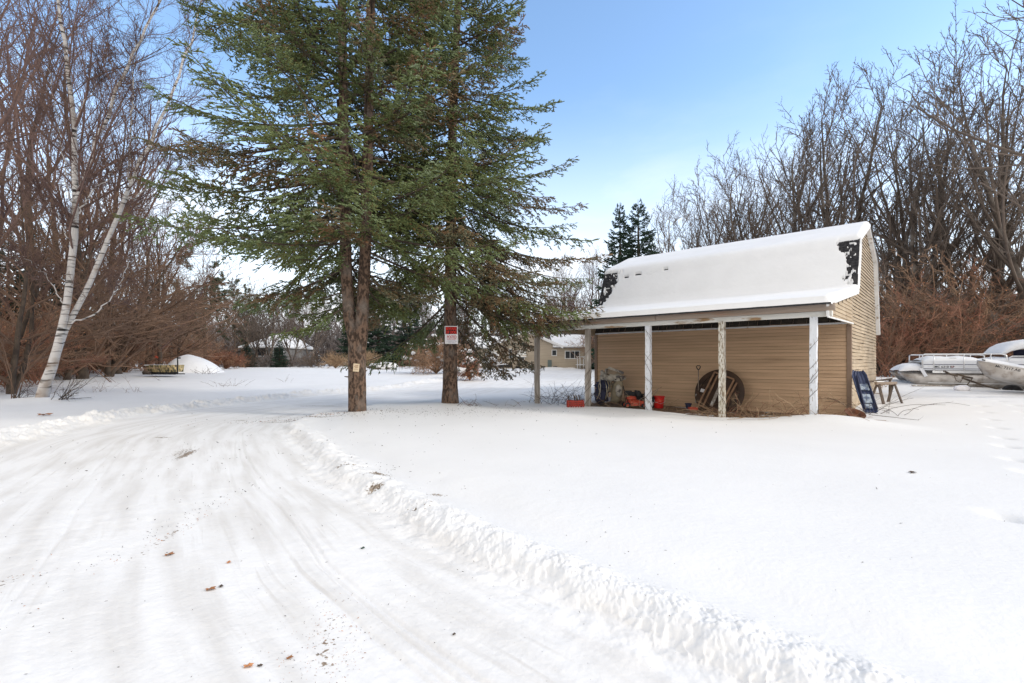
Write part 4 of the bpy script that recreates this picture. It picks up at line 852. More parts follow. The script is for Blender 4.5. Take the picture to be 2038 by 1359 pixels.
for k, (px, Y) in enumerate([(1758, 34.5), (1800, 33), (1848, 33), (1892, 30.5), (1940, 31), (1990, 30), (2036, 28.5), (2100, 29), (1800, 44), (1930, 42), (2060, 40), (2200, 31)]):
    pl((F_FORK+F_TALL)[k % 7], 'bare_tree', px+rnd.uniform(-6, 6), Y, 17.4+rnd.uniform(-1.2, .8), ('tall bare tree behind the boats, '+ORD[k]+' from the shed in the front row') if k < 8 else ('bare tree behind the boats, '+ORD[k-8]+' from the shed in the back row'), G4, 1.1, rnd.uniform(.01, .08), tdir=rnd.uniform(1.2, 2.0))
pl(F_FORK[1], 'bare_tree', 2235, 16, 14.5, 'near bare tree whose outer branches reach in from the right edge above the boats', None, 1.0, .12, tdir=-math.pi/2)

# ---------------------------------------------------------------- thickets (nobody could count them) and single bushes
def brush_arrays(seed, stems, H, n, sp, rmin=.006, up=.02):
    g = np.random.default_rng(seed); P = np.zeros((stems, 6, 3)); th = g.random(stems)*6.283; d = unit(np.stack([np.cos(th)*sp, np.sin(th)*sp, .5+.6*g.random(stems)], -1)); P[:, 0] = .15*g.standard_normal((stems, 3))*np.array([1, 1, 0])
    ln = H*(.7+.5*g.random(stems))
    for i in range(1, 6): d = unit(d+.14*g.standard_normal((stems, 3))+np.array([0, 0, up])); P[:, i] = P[:, i-1]+d*(ln/5)[:, None]
    R0 = np.linspace(.02, .007, 6)[None]*np.ones((stems, 1)); A = Acc(); V, Q = tubes(P, R0, 3); A.add(V, Q); p, r = P, R0
    for k, m in enumerate(n):
        p, r = grow(p, r, g, m, .6, .5, .6, t0=.12, K=4, up=up, wob=.2, rmin=rmin, Lt=.4); V, Q = tubes(p, r, 3); A.add(V, Q)
    ends = p[:, -1]; return np.concatenate(A.V), np.concatenate(A.Q), ends
def thicket(name, spots, seed, stems, H, n, sp, mats, leaf=0.0, leafsize=.06, rmin=.007):
    """spots: (X, Y, scale); one mesh"""
    g = np.random.default_rng(seed); T = [brush_arrays(seed+i, stems, H, n, sp, rmin) for i in range(3)]; V = []; Q = []; Mi = []; k = 0
    sx = np.array([s[0] for s in spots]); sy = np.array([s[1] for s in spots]); zz = hfun(sx, sy)[0]
    for i, (X, Y, s) in enumerate(spots):
        v, q, e = T[g.integers(3)]; a = g.random()*6.28; c, s_ = math.cos(a)*s, math.sin(a)*s; A = np.array([[c, -s_, 0], [s_, c, 0], [0, 0, s*(.85+.3*g.random())]])
        o = np.array([X, Y, zz[i]-.05]); V.append(v @ A.T+o); Q.append(q+k); Mi.append(np.full(len(q), g.integers(0, len(mats)-1) if len(mats) > 1 else 0)); k += len(v)
        if leaf > 0:
            e2 = (e @ A.T+o)[g.random(len(e)) < leaf]; m = len(e2)
            d1 = unit(g.standard_normal((m, 3)))*leafsize; d2 = unit(g.standard_normal((m, 3)))*leafsize*.6
            lv = np.stack([e2, e2+d1*.5+d2*.5, e2+d1, e2+d1*.5-d2*.5], 1).reshape(-1, 3); V.append(lv); Q.append(np.arange(m*4).reshape(-1, 4)+k); Mi.append(np.full(m, len(mats)-1)); k += m*4
    me = npmesh(name, np.concatenate(V), np.concatenate(Q), smooth=False, midx=np.concatenate(Mi)); return link(name, me, None, mats)
M['leaf_rust'] = mat('rusty_leaf', (.50, .23, .10), (.38, .17, .08), 3, .7, 0, island=.35)
M['twig_tan'] = mat('tan_twig', (.36, .23, .145), (.26, .165, .11), 1, .9, 0, island=.3)
g = np.random.default_rng(8)
def spots(n, px0, px1, y0, y1, s0, s1, fY=None):
    r = []
    for i in range(n):
        px = g.uniform(px0, px1); Y = g.uniform(y0, y1) if fY is None else fY(px)+g.uniform(y0, y1); r.append(((px-CX)/F*Y, Y, g.uniform(s0, s1)))
    return r
edgeL = lambda px: np.interp(px, [-200, 0, 90, 200, 300, 430], [17.5, 18.5, 24, 30, 36, 52])
tag(thicket('undergrowth', spots(95, -180, 420, 0, 12, .8, 1.35, edgeL), 500, 7, 2.9, (6, 5, 4), .55, [M['twig_tan'], M['twig_red'], M['twig_tan'], M['leaf_rust']], .10, .09), 'tangled rusty brown undergrowth filling the left wood under the birch', 'undergrowth', kind='stuff')
tag(thicket('undergrowth', spots(42, -150, 400, 8, 22, 1.4, 2.0, edgeL), 510, 6, 2.9, (6, 5, 3), .45, [M['twig_grey'], M['twig_tan'], M['leaf_rust']], .05, .10, .010), 'tall brown brush deep in the left wood behind the rusty undergrowth', 'undergrowth', kind='stuff')
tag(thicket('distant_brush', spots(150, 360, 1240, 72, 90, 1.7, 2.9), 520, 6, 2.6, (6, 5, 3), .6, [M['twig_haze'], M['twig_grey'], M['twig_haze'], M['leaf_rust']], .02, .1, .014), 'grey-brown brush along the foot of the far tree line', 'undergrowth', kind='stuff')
tag(thicket('undergrowth', spots(105, 1725, 2250, 25.5, 40, 1.2, 2.1), 530, 7, 3.0, (6, 5, 4), .5, [M['twig_tan'], M['twig_brown'], M['twig_red'], M['twig_grey'], M['leaf_rust']], .05, .10, .008), 'dense red-brown thicket behind the boats under the tall trees', 'undergrowth', kind='stuff')
tag(thicket('undergrowth', spots(50, 1180, 1760, 42, 60, 1.2, 2.2), 540, 6, 2.8, (6, 5, 3), .5, [M['twig_tan'], M['twig_grey'], M['leaf_rust']], .03, .10, .012), 'brown brush at the foot of the tall trees behind the shed', 'undergrowth', kind='stuff')
tag(thicket('undergrowth', spots(24, 462, 640, 52, 56, .45, .75), 560, 7, 2.4, (6, 5, 4), .6, [M['bark_dark'], M['twig_haze'], M['twig_grey'], M['leaf_rust']], .02, .1, .014), 'low dark brush in front of the distant snowy-roofed house', 'undergrowth', kind='stuff')
def bush(name, px, Y, w, h, label, mats, seed, stems=46, n=(7, 5, 4), leaf=.0, cat='bush', snow=0, dome=True, rmin=.007):
    X = (px-CX)/F*Y; t = empty(name, (X, Y, zg(X, Y)), 0, label, cat); gg = np.random.default_rng(seed)
    P = np.zeros((stems, 6, 3)); th = gg.random(stems)*6.283; el_ = np.arcsin(gg.random(stems)**.7*.98+.02); R_ = .45+.35*gg.random(stems)
    e = np.stack([np.cos(th)*np.cos(el_)*w/2, np.sin(th)*np.cos(el_)*w/2, np.sin(el_)*h], -1)*R_[:, None]*1.05
    for i in range(6): f = i/5; P[:, i] = e*f+np.array([0, 0, .12*h])*math.sin(f*3.14)+.03*w*f*gg.standard_normal((stems, 3))*.5
    R0 = np.linspace(.022, .008, 6)[None]*np.ones((stems, 1)); A = Acc(); V, Q = tubes(P, R0, 3); A.add(V, Q); p, r = P, R0
    for k, m in enumerate(n):
        p, r = grow(p, r, gg, m, .7, .42, .6, t0=.25 if k == 0 else .12, K=4, up=.0, wob=.2, rmin=rmin, Lt=.2); V, Q = tubes(p, r, 3); A.add(V, Q)
    V = np.concatenate(A.V); Q = np.concatenate(A.Q); V[:, 2] = np.maximum(V[:, 2], -.05+.0*V[:, 2])
    link('branches', npmesh('branches', V, Q, smooth=False, midx=np.zeros(len(Q))), t, mats[0])
    if leaf:
        e2 = p[:, -1][gg.random(len(p)) < leaf]; m = len(e2); d1 = unit(gg.standard_normal((m, 3)))*.10; d2 = unit(gg.standard_normal((m, 3)))*.06
        lv = np.stack([e2, e2+d1*.5+d2*.5, e2+d1, e2+d1*.5-d2*.5], 1).reshape(-1, 3); link('leaves', npmesh('leaves', lv, np.arange(m*4).reshape(-1, 4)), t, mats[1])
    if snow:
        A = MB(); ends = p[:, 0]
        hi = ends[(ends[:, 2] > h*.25)]; 
        import bmesh
        bm = bmesh.new()
        for k in range(snow):
            o = Vector(hi[gg.integers(len(hi))]); s = .07+.13*gg.random()
            mt = Matrix.Translation(o) @ Matrix.Rotation(gg.random()*6, 4, 'Z') @ Matrix.Diagonal((s*1.5, s, s*.75, 1)); bmesh.ops.create_icosphere(bm, subdivisions=2, radius=1, matrix=mt)
        for v in bm.verts: v.co += Vector(gg.standard_normal(3)*.03)
        me = bpy.data.meshes.new('snow_tufts'); bm.to_mesh(me); bm.free(); me.polygons.foreach_set('use_smooth', [True]*len(me.polygons)); tag(link('snow_tufts', me, t, M['snow']), kind='stuff')
    return t
bush('round_bush', 450, 46, 5.0, 2.1, 'rounded red-brown leafless bush on the snow beyond the round snow mound', [M['twig_red'], M['leaf_rust']], 601, 60, leaf=.04)
bush('round_bush', 668, 47, 3.4, 1.7, 'tan rounded bush just left of the twin spruce trunk', [M['twig_straw']], 602, 50)
bush('round_bush', 735, 50, 4.0, 2.0, 'pale straw bush with long whips just right of the twin spruce trunk', [M['twig_straw']], 603, 40)
bush('wild_brush', 868, 37, 7.0, 3.4, 'wide untidy brown brush with clots of snow behind the single spruce trunk', [M['twig_tan'], M['leaf_rust']], 604, 70, leaf=.06, snow=44)
bush('wild_brush', 935, 31, 2.6, 1.9, 'small rusty brush with snow beside the tan house', [M['twig_red'], M['leaf_rust']], 605, 40, leaf=.10, snow=20)
bush('wild_brush', 975, 42, 2.4, 1.8, 'dark snow-laden shrub at the left corner of the tan house', [M['bark_dark'], M['leaf_rust']], 606, 36, snow=34)
# ---------------------------------------------------------------- writing
def text(name, s, size, parent, m, loc, rot, bold=.0, ext=.001, sx=1.0, align='CENTER'):
    cu = bpy.data.curves.new(name, 'FONT'); cu.body = s; cu.size = size; cu.align_x = align; cu.align_y = 'CENTER'; cu.offset = bold; cu.extrude = ext
    o = bpy.data.objects.new(name, cu); C.objects.link(o); bpy.context.view_layer.update()
    me = bpy.data.meshes.new_from_object(o.evaluated_get(bpy.context.evaluated_depsgraph_get())); bpy.data.objects.remove(o)
    me.materials.clear(); q = link(name, me, parent, m); q.location = loc; q.rotation_euler = rot; q.scale = (sx, 1, 1); return q
M['sign_white'] = mat('sign_white', (.80, .78, .80), (.72, .70, .70), 6, .5, 0)
M['sign_black'] = mat('sign_black', (.02, .02, .02)); M['sign_red'] = mat('sign_red', (.75, .04, .03)); M['sign_dred'] = mat('sign_dark_red', (.42, .02, .03)); M['sign_blue'] = mat('sign_blue_grey', (.22, .22, .34))
def sign_at(px, py, Y, w, h, name, label, back, tilt=0):
    p = at(px, py, Y); t = empty(name, p, 0, label, 'sign'); t.rotation_euler = (0, tilt, math.atan2(p.x, p.y)*-1*0)
    b = MB(); b.box((0, 0, 0), (w, .004, h), bev=.001); b.build('panel', back, t); return t
XR = (R(90), 0, 0)
k = .01605                                            # metres per photo pixel at the single spruce's sign
t = sign_at(898, 657.5, 15.54, 26*k, 17.5*k, 'dog_warning_sign', 'black sign with red lettering above the white sign on the single spruce', M['sign_white'])
b = MB(); b.box((0, -.0035, 0), (23*k, .003, 14.5*k)); b.build('black_field', M['sign_black'], t)
text('lettering', 'BEWARE', .135, t, M['sign_red'], (0, -.006, .055), XR, .004, sx=.66); text('lettering', 'OF DOG', .125, t, M['sign_red'], (0, -.006, -.062), XR, .004, sx=.72)
t = sign_at(898.5, 675.2, 15.545, 26*k, 18*k, 'posted_sign', 'white notice with red word POSTED nailed below the black dog sign', M['sign_white'])
text('lettering', 'POSTED', .125, t, M['sign_dred'], (.01, -.003, .07), XR, .003, sx=.68)
text('lettering', 'PRIVATE PROPERTY', .045, t, M['sign_dred'], (.01, -.003, .0), XR, .0005, sx=.78)
for i, s_ in enumerate(('HUNTING FISHING TRAPPING', 'OR TRESPASSING FOR ANY PURPOSE', 'IS STRICTLY FORBIDDEN')): text('lettering', s_, .026, t, M['sign_blue'], (.01, -.003, -.04-.034*i), XR, 0, sx=.8)
t = sign_at(709, 731.5, 12.66, .155, .205, 'small_tag', 'small cream paper notice tacked to the twin spruce trunk', mat('cream_paper', (.72, .60, .42), (.62, .50, .34), 8), R(5))
b = MB()
for z, w in ((.06, .10), (.02, .11), (.005, .07), (-.03, .09), (-.055, .10)): b.box((0, -.003, z), (w, .002, .022 if z > .01 else .008))
b.build('faded_print', mat('faded_print', (.28, .16, .10), (.40, .27, .18), 30), t)

# ---------------------------------------------------------------- things under the porch
def W0(px, py, z=-.2): v = base(px, py, z); return v
def crumple(name, c, size, seed, m, parent, amp=.25, sub=4, rot=0, fr=3.0, flat=.0):
    import bmesh
    from mathutils import noise
    bm = bmesh.new(); bmesh.ops.create_icosphere(bm, subdivisions=sub, radius=1)
    for v in bm.verts:
        p = v.co*fr+Vector((seed*3.1, seed, 0)); d = noise.fractal(p, .9, 2.2, 4); r_ = 1-abs(noise.noise(p*1.3))*1.1
        v.co = v.co*(1+amp*d+amp*.8*(r_-.6))
        v.co = Vector((v.co.x*size[0]/2, v.co.y*size[1]/2, v.co.z*size[2]/2))
    me = bpy.data.meshes.new(name); bm.to_mesh(me); bm.free(); me.polygons.foreach_set('use_smooth', [True]*len(me.polygons))
    o = link(name, me, parent, m); o.location = c; o.rotation_euler = (0, 0, rot); return o
# heap at the left: bags and cloth under a tilted carton
p = W0(1213, 806); YW = p.y
cloth = mat('cream_canvas', (.58, .54, .47), (.40, .36, .30), 7, .85, .5, 9, c3=(.14, .13, .13), s3=5, lo3=.56, hi3=.62)
olive = mat('tan_canvas', (.36, .31, .22), (.27, .23, .16), 5, .85, .3)
def L3(px, py, dy=0): v = at(px, py, YW+dy); return v
def thing(name, ctr, label, cat, z=None):
    return empty(name, ctr, 0, label, cat)
t = thing('carton', L3(1222, 745, .1), 'dirty tan carton tilted on top of the heap of bags under the porch', 'box')
carton = mat('dirty_carton', (.36, .28, .20), (.24, .19, .14), 6, .9, .2)
q = Matrix.Rotation(R(20), 3, 'Y') @ Matrix.Rotation(R(-14), 3, 'X')
b = MB(); b.box((0, 0, 0), (.56, .42, .22), q, bev=.01); b.build('carton_body', carton, t)
b = MB(); b.box(q @ Vector((-.02, -.22, .10)), (.58, .02, .09), q @ Matrix.Rotation(R(30), 3, 'X')); b.box(q @ Vector((-.29, 0, .10)), (.10, .42, .015), q @ Matrix.Rotation(R(-35), 3, 'Y')); b.build('flap', cloth, t)
crumple('carton_tatters', (.0, -.2, -.12), (.62, .25, .22), 3, cloth, t, .55, 4, 0, 3.5)
t = thing('canvas_bag', L3(1228, 778, -.1), 'upright grey-tan canvas bag in the heap beside the red mower', 'bag')
b = MB(); b.lathe([(.001, -.42), (.15, -.42), (.19, -.3), (.21, -.05), (.19, .2), (.15, .34), (.10, .38), (.001, .39)], n=24, rot=Matrix.Rotation(R(12), 3, 'Y')); o = b.build('bag_body', olive, t, smooth=True)
from mathutils import noise as mnoise
for v in o.data.vertices: v.co += Vector((mnoise.noise(v.co*6), mnoise.noise(v.co*6+Vector((3, 0, 0))), 0))*.05
crumple('bag_pocket', (.02, -.17, .02), (.24, .14, .42), 8, cloth, t, .3, 3); b = MB(); b.tube([(-.1, -.1, .38), (-.03, -.16, .5), (.08, -.14, .46), (.11, -.08, .36)], .014, 6); b.build('handle', M['black'], t, smooth=True)
t = thing('navy_bag', L3(1200, 768, -.15), 'slumped navy blue bag hung with pale straps at the left of the heap', 'bag')
crumple('bag_body', (0, 0, .02), (.48, .36, .34), 11, M['navy'], t, .4, 4); crumple('bag_body', (-.06, -.05, -.32), (.42, .34, .6), 13, M['navy'], t, .4, 4)
for k in range(7):
    rr_ = random.Random(k); x = rr_.uniform(-.25, .2); b = MB(); b.tube([(x, -.2, .2), (x+rr_.uniform(-.08, .08), -.26, .02), (x+rr_.uniform(-.1, .1), -.24, -.2), (x+rr_.uniform(-.14, .14), -.2, -.45)], .014, 5); b.build('strap', cloth if k % 2 else olive, t, smooth=True)
t = thing('ragged_bundle', L3(1206, 757, .15), 'ragged pale bundle wedged between the carton and the navy bag', 'bundle')
crumple('bundle_body', (0, 0, -.02), (.36, .3, .62), 17, cloth, t, .6, 4, 0, 3.2)
# mower
t = thing('push_mower', W0(1262, 812), 'old push mower with orange-red deck and dark engine beside the heap of bags', 'mower')
b = MB(); b.lathe([(.001, .30), (.10, .30), (.22, .27), (.27, .22), (.28, .10), (.27, .10)], n=24); b.box((.05, -.05, .20), (.50, .40, .12), bev=.03); b.build('deck', M['orange_red'], t, autos=40)
b = MB(); b.lathe([(.001, .54), (.10, .54), (.13, .50), (.13, .38), (.10, .30)], n=18); b.box((.13, 0, .40), (.16, .14, .12), bev=.02); b.build('engine', M['black'], t, autos=40)
for x, y in ((-.27, -.22), (.30, -.22), (-.27, .2), (.30, .2)):
    w_ = MB(); w_.lathe([(.03, -.025), (.095, -.025), (.105, -.01), (.105, .01), (.095, .025), (.03, .025)], (x, y, .105), 16, rot=Matrix.Rotation(R(90), 3, 'X')); wo = w_.build('wheel', M['black'], t, autos=40)
    w_ = MB(); w_.lathe([(.001, -.03), (.05, -.03), (.05, .03), (.001, .03)], (x, y, .105), 12, rot=Matrix.Rotation(R(90), 3, 'X')); w_.build('hub', M['orange_red'], wo)
b = MB(); b.tube([(-.24, -.15, .2), (-.36, -.12, .62), (-.38, -.1, .70), (-.36, 0, .74), (-.34, .12, .70), (-.24, .15, .2)], .013, 6); b.build('handle', M['black'], t, smooth=True)
crumple('seat_pad', (-.12, -.10, .33), (.34, .2, .16), 19, M['orange_red'], t, .3, 3)
t = thing('tan_panel', W0(1272, 800)+Vector((.12, .25, .62)), 'small square tan board propped up behind the mower', 'board')
b = MB(); b.box((0, 0, 0), (.34, .03, .28), Matrix.Rotation(R(-28), 3, 'Y') @ Matrix.Rotation(R(-30), 3, 'X')); b.bar((.0, .03, -.1), (.03, .06, -.6), .03); b.build('board_face', carton, t)
t = thing('engine_scrap', W0(1280, 813)+Vector((.1, .1, 0)), 'dark jumble of machine scrap between the mower and the white post', 'scrap')
r_ = random.Random(3); b = MB()
for k in range(30):
    b.box((r_.uniform(-.5, .35), r_.uniform(-.1, .3), r_.uniform(.04, .55)), (r_.uniform(.05, .22), r_.uniform(.05, .15), r_.uniform(.04, .16)), Matrix.Rotation(r_.random()*3, 3, 'Z') @ Matrix.Rotation(r_.random(), 3, 'X'), bev=.01)
b.build('casing', M['black'], t); b = MB()
for k in range(6): a_ = r_.random()*3; b.tube([(r_.uniform(-.3, .2), -.18, .05), (r_.uniform(-.3, .3), -.22, .3), (r_.uniform(-.1, .5), -.2, .55+.2*r_.random())], .009, 5)
b.build('rod', M['old_wood'], t)
# bucket
t = thing('red_bucket', W0(1311, 812), 'bright red plastic bucket standing between the first and second white posts', 'bucket')
b = MB(); b.lathe([(.001, .0), (.135, .0), (.15, .02), (.185, .36), (.20, .37), (.20, .40), (.185, .405), (.175, .38), (.14, .03), (.001, .025)], n=28); b.build('pail', M['red'], t, autos=35)
b = MB(); b.tube([(-.2, -.02, .37), (-.17, -.14, .22), (0, -.21, .16), (.17, -.14, .22), (.2, -.02, .37)], .005, 5); b.build('handle', M['rail'], t)
b = MB(); b.box((-.22, .05, .16), (.05, .22, .34), Matrix.Rotation(R(18), 3, 'Y'), bev=.01); o = b.build('white_scrap', M['sign_white'], None); o.location = t.location; tag(o, 'pale plastic slab leaning against the red bucket on its left', 'slab')
# wire plant cage
t = thing('wire_cage', W0(1340, 800)+Vector((0, .3, .0)), 'thin wire plant cage against the shed wall right of the red bucket', 'cage')
b = MB()
for z in (.25, .55, .85): r0 = .12+.08*z; b.tube([(r0*math.cos(a_/16*6.283), r0*math.sin(a_/16*6.283), z) for a_ in range(17)], .004, 4, cap=False)
for a_ in range(4): b.tube([(.1*math.cos(a_*1.57), .1*math.sin(a_*1.57), -.05), (.2*math.cos(a_*1.57), .2*math.sin(a_*1.57), .9)], .004, 4)
b.build('wires', M['black'], t)
# round table top leaning on the wall, things in front of it
TC = at(1431, 782, 15.55); un = Vector((SY[0], SY[1], 0)); uu = Vector((SU[0], SU[1], 0))
Bt = Matrix((-uu, Vector((0, 0, 1)), un)).transposed()
lean = Matrix.Rotation(R(14), 3, uu)
t = empty('round_tabletop', TC, 0, 'big round dark brown tabletop leaning on the shed wall behind the middle posts', 'tabletop'); t.rotation_mode = 'QUATERNION'; t.rotation_quaternion = (lean @ Bt).to_quaternion()
tt = mat('old_tabletop', (.085, .05, .032), (.045, .028, .02), 2.5, .6, .2, 9, c3=(.19, .13, .08), s3=3, lo3=.58, hi3=.7)
b = MB(); b.lathe([(.001, -.02), (.74, -.02), (.77, -.005), (.77, .012), (.75, .022), (.001, .022)], n=64); b.build('top', tt, t, autos=40)
b = MB(); b.lathe([(.60, .022), (.60, .07), (.62, .07), (.62, .022)], n=48); b.build('apron', tt, t, autos=40)
b = MB(); b.box((-.50, .05, .028), (.17, .11, .004), Matrix.Rotation(R(-15), 3, 'Z')); b.build('paper_label', M['sign_white'], t)
t2 = empty('wooden_frame', TC, 0, 'weathered wooden frame propped in front of the round tabletop', 'frame'); t2.rotation_mode = 'QUATERNION'; t2.rotation_quaternion = (Matrix.Rotation(R(17), 3, uu) @ Bt @ Matrix.Rotation(R(-20), 3, 'Z')).to_quaternion()
b = MB(); 
for a_, c_ in (((-.36, -.68, .16), (-.36, .55, .16)), ((.30, -.68, .16), (.30, .55, .16)), ((-.36, .55, .175), (.30, .55, .175)), ((-.36, -.62, .175), (.30, -.62, .175)), ((.40, -.6, .19), (.43, .48, .19)), ((-.2, -.62, .17), (-.22, .5, .17))): b.bar(a_, c_, .05, .03)
b.build('frame_rails', mat('brown_old_wood', (.34, .20, .12), (.22, .13, .08), 5, .85, .3), t2)
t3 = empty('pale_slat', TC, 0, 'pale grey-green board leaning inside the wooden frame', 'board'); t3.rotation_mode = 'QUATERNION'; t3.rotation_quaternion = (Matrix.Rotation(R(17), 3, uu) @ Bt @ Matrix.Rotation(R(-20), 3, 'Z')).to_quaternion()
b = MB(); b.bar((.06, -.5, .24), (.02, .25, .22), .09, .02); b.build('slat_board', M['grey_post'], t3)
# shovel
t = empty('shovel', at(1390, 735, 15.95), 0, 'upright shovel with black D-shaped grip left of the round tabletop', 'shovel')
b = MB(); b.tube([(0, 0, .0), (.02, .05, -.8)], .016, 8); b.build('shaft', M['old_wood'], t, smooth=True)
b = MB(); b.tube([(0, 0, -.02), (-.045, 0, .03), (-.065, 0, .09), (-.05, 0, .12), (.05, 0, .12), (.065, 0, .09), (.045, 0, .03), (0, 0, -.02)], .016, 6); b.build('grip', M['black'], t, smooth=True)
b = MB(); b.box((.03, .06, -.95), (.22, .02, .30), Matrix.Rotation(R(8), 3, 'X'), bev=.008); b.build('blade', M['metal'], t)
for px, py, s_, lb in ((1370, 814, .10, 'small dark plant pot at the foot of the round tabletop'), (1381, 808, .15, 'larger dark plant pot beside the round tabletop')):
    o = empty('plant_pot', W0(px, py), 0, lb, 'plant pot'); b = MB(); b.lathe([(.001, 0), (s_*.65, 0), (s_*.95, s_*1.6), (s_*1.1, s_*1.6), (s_*1.1, s_*1.9), (s_*.95, s_*1.9), (s_*.6, s_*.2), (.001, s_*.2)], n=20); b.build('pot_wall', M['navy'], o, autos=40)
t = thing('orange_tray', W0(1379, 817), 'small orange-red plastic tray lying before the dark plant pots', 'tray')
b = MB(); b.box((0, 0, .03), (.26, .16, .03), bev=.008); b.box((0, -.075, .07), (.26, .015, .08)); b.box((0, .075, .07), (.26, .015, .08)); b.box((-.125, 0, .07), (.015, .14, .08)); b.box((.125, 0, .07), (.015, .14, .08)); b.build('tray_shell', M['orange_red'], t)
# red crate outside
t = thing('red_crate', base(1145, 812, -.06), 'faded red plastic crate in the snow between the two grey posts', 'crate')
b = MB(); w, d, h = .48, .32, .24
for s_ in (-1, 1):
    for z in (.02, .085, .15, .215): b.box((0, s_*d/2, z), (w, .015, .035)); b.box((s_*w/2, 0, z), (.015, d, .035))
    for i in range(-3, 4): b.box((i*w/6.4, s_*d/2+.003*s_, h/2), (.022, .018, h)); 
    for i in (-1, 0, 1): b.box((s_*w/2+.003*s_, i*d/2.4, h/2), (.018, .022, h))
b.box((0, 0, .012), (w-.02, d-.02, .012)); b.build('crate_shell', M['red_worn'], t)
b = MB()
for k in range(7): r_ = random.Random(k+50); b.bar((r_.uniform(-.2, .2), r_.uniform(-.1, .1), .03), (r_.uniform(-.3, .25), r_.uniform(-.1, .1), r_.uniform(.26, .42)), .025)
o = b.build('kindling', M['bark_dark'], None); o.location = t.location; tag(o, 'dark sticks and scraps poking out of the red crate', 'sticks')
# sled leaning on the corner
t = empty('plastic_sled', base(1733, 820, .05), 0, 'dark blue plastic sled with frosted panels leaning on the right corner of the shed', 'sled')
top = Vector(((1707-CX)/F*13.75, 13.75, 1.08)); d_ = top-t.location; zx = d_.normalized(); out_ = Vector((.743, -.669, .0)); out_ = Vector((-.35, -.93, .0)); yy_ = (out_-zx*out_.dot(zx)).normalized(); xx_ = zx.cross(yy_)*-1
t.rotation_mode = 'QUATERNION'; t.rotation_quaternion = Matrix((xx_, -yy_, zx) if False else (yy_.cross(zx), yy_, zx)).transposed().to_quaternion()
Ln = d_.length; wS = .37; b = MB(); nx_, nz2 = 17, 24; vs = []; fs = []
for i in range(nz2+1):
    f = i/nz2; wz = wS*(.85+.15*math.sin(min(f*2.5, 1)*1.57))*(1 if f < .93 else 1-.35*(f-.93)/.07)
    for j in range(nx_+1):
        g_ = j/nx_*2-1; y = -.03-.05*(abs(g_)**6)*-1+.012*math.cos(g_*14)+(.04*((f-.92)/.08)**2 if f > .92 else 0)
        vs.append((g_*wz/2, y, f*Ln))
for i in range(nz2):
    for j in range(nx_): q_ = i*(nx_+1)+j; fs.append((q_, q_+1, q_+nx_+2, q_+nx_+1))
b.add(vs, fs); sm = mat('navy_plastic', (.035, .05, .11), (.06, .075, .14), 3, .4, .1); o = b.build('shell', sm, t, autos=50); md = o.modifiers.new('s', 'SOLIDIFY'); md.thickness = .012
fr = mat('frosted_plastic', (.36, .42, .48), (.10, .13, .2), 7, .6, .3, lo=.45, hi=.55)
for z, h, x, w in ((Ln*.30, .34, .0, .2), (Ln*.58, .24, -.03, .2), (Ln*.62, .16, -.1, .06), (Ln*.12, .16, .02, .17)):
    b = MB(); b.box((x, .022, z), (w, .012, h), bev=.004); b.build('frosted_panel', fr, t)
b = MB(); b.tube([(.12, .04, .1), (.1, .055, Ln*.5), (.07, .05, Ln*.85)], .022, 6); b.tube([(-.16, .03, .1), (-.16, .035, Ln*.8)], .016, 6); b.build('rail', M['navy'], t, smooth=True)
# sawhorse
sx_, sy_ = (1763-CX)/F*15.3, 15.3; t = empty('sawhorse', (sx_, sy_, zg(sx_, sy_)), R(12), 'weathered wooden sawhorse with a dusting of snow beside the shed', 'sawhorse')
b = MB(); b.box((0, 0, .62), (.78, .09, .09), bev=.008); b.build('top_beam', M['old_wood'], t)
for x in (-.30, .30):
    for s_ in (-1, 1): b = MB(); b.bar((x+.06*math.copysign(1, x), s_*.26, -.1), (x, s_*.03, .60), .075, .035); b.build('leg', M['dark_wood'], t)
b = MB(); b.box((-.25, 0, .675), (.28, .11, .03), bev=.012); o = b.build('snow_cap', M['snow'], t)
b = MB(); b.bar((-.31, -.16, .3), (-.31, .16, .3), .05, .02); b.build('brace', M['old_wood'], t)
b = MB()
v0 = Vector((sx_, sy_, zg(sx_, sy_)))
for a_, c_ in (((-.3, .5, .62), (1.5, 1.7, .70)), ((-.2, .9, .60), (1.0, 2.2, .62)), ((-.5, .35, .55), (-.35, .4, -.1)), ((1.4, 1.65, .7), (1.4, 1.65, -.1))): b.bar(a_, c_, .05, .05)
o = b.build('snowy_rails', M['bark_dark'], None); o.location = v0; tag(o, 'dark poles lying level behind the sawhorse', 'poles')
# rusty pan
o = empty('rusty_pan', base(1700, 828, .06), 0, 'rust-brown pan half buried in the snow at the right corner of the shed', 'pan')
b = MB(); b.lathe([(.001, .0), (.14, 0), (.20, .07), (.22, .075), (.22, .085), (.19, .08), (.13, .012), (.001, .012)], n=24, rot=Matrix.Rotation(R(28), 3, 'X')); b.build('pan_shell', mat('rust', (.16, .06, .03), (.09, .04, .025), 12, .85, .3), o, autos=40)
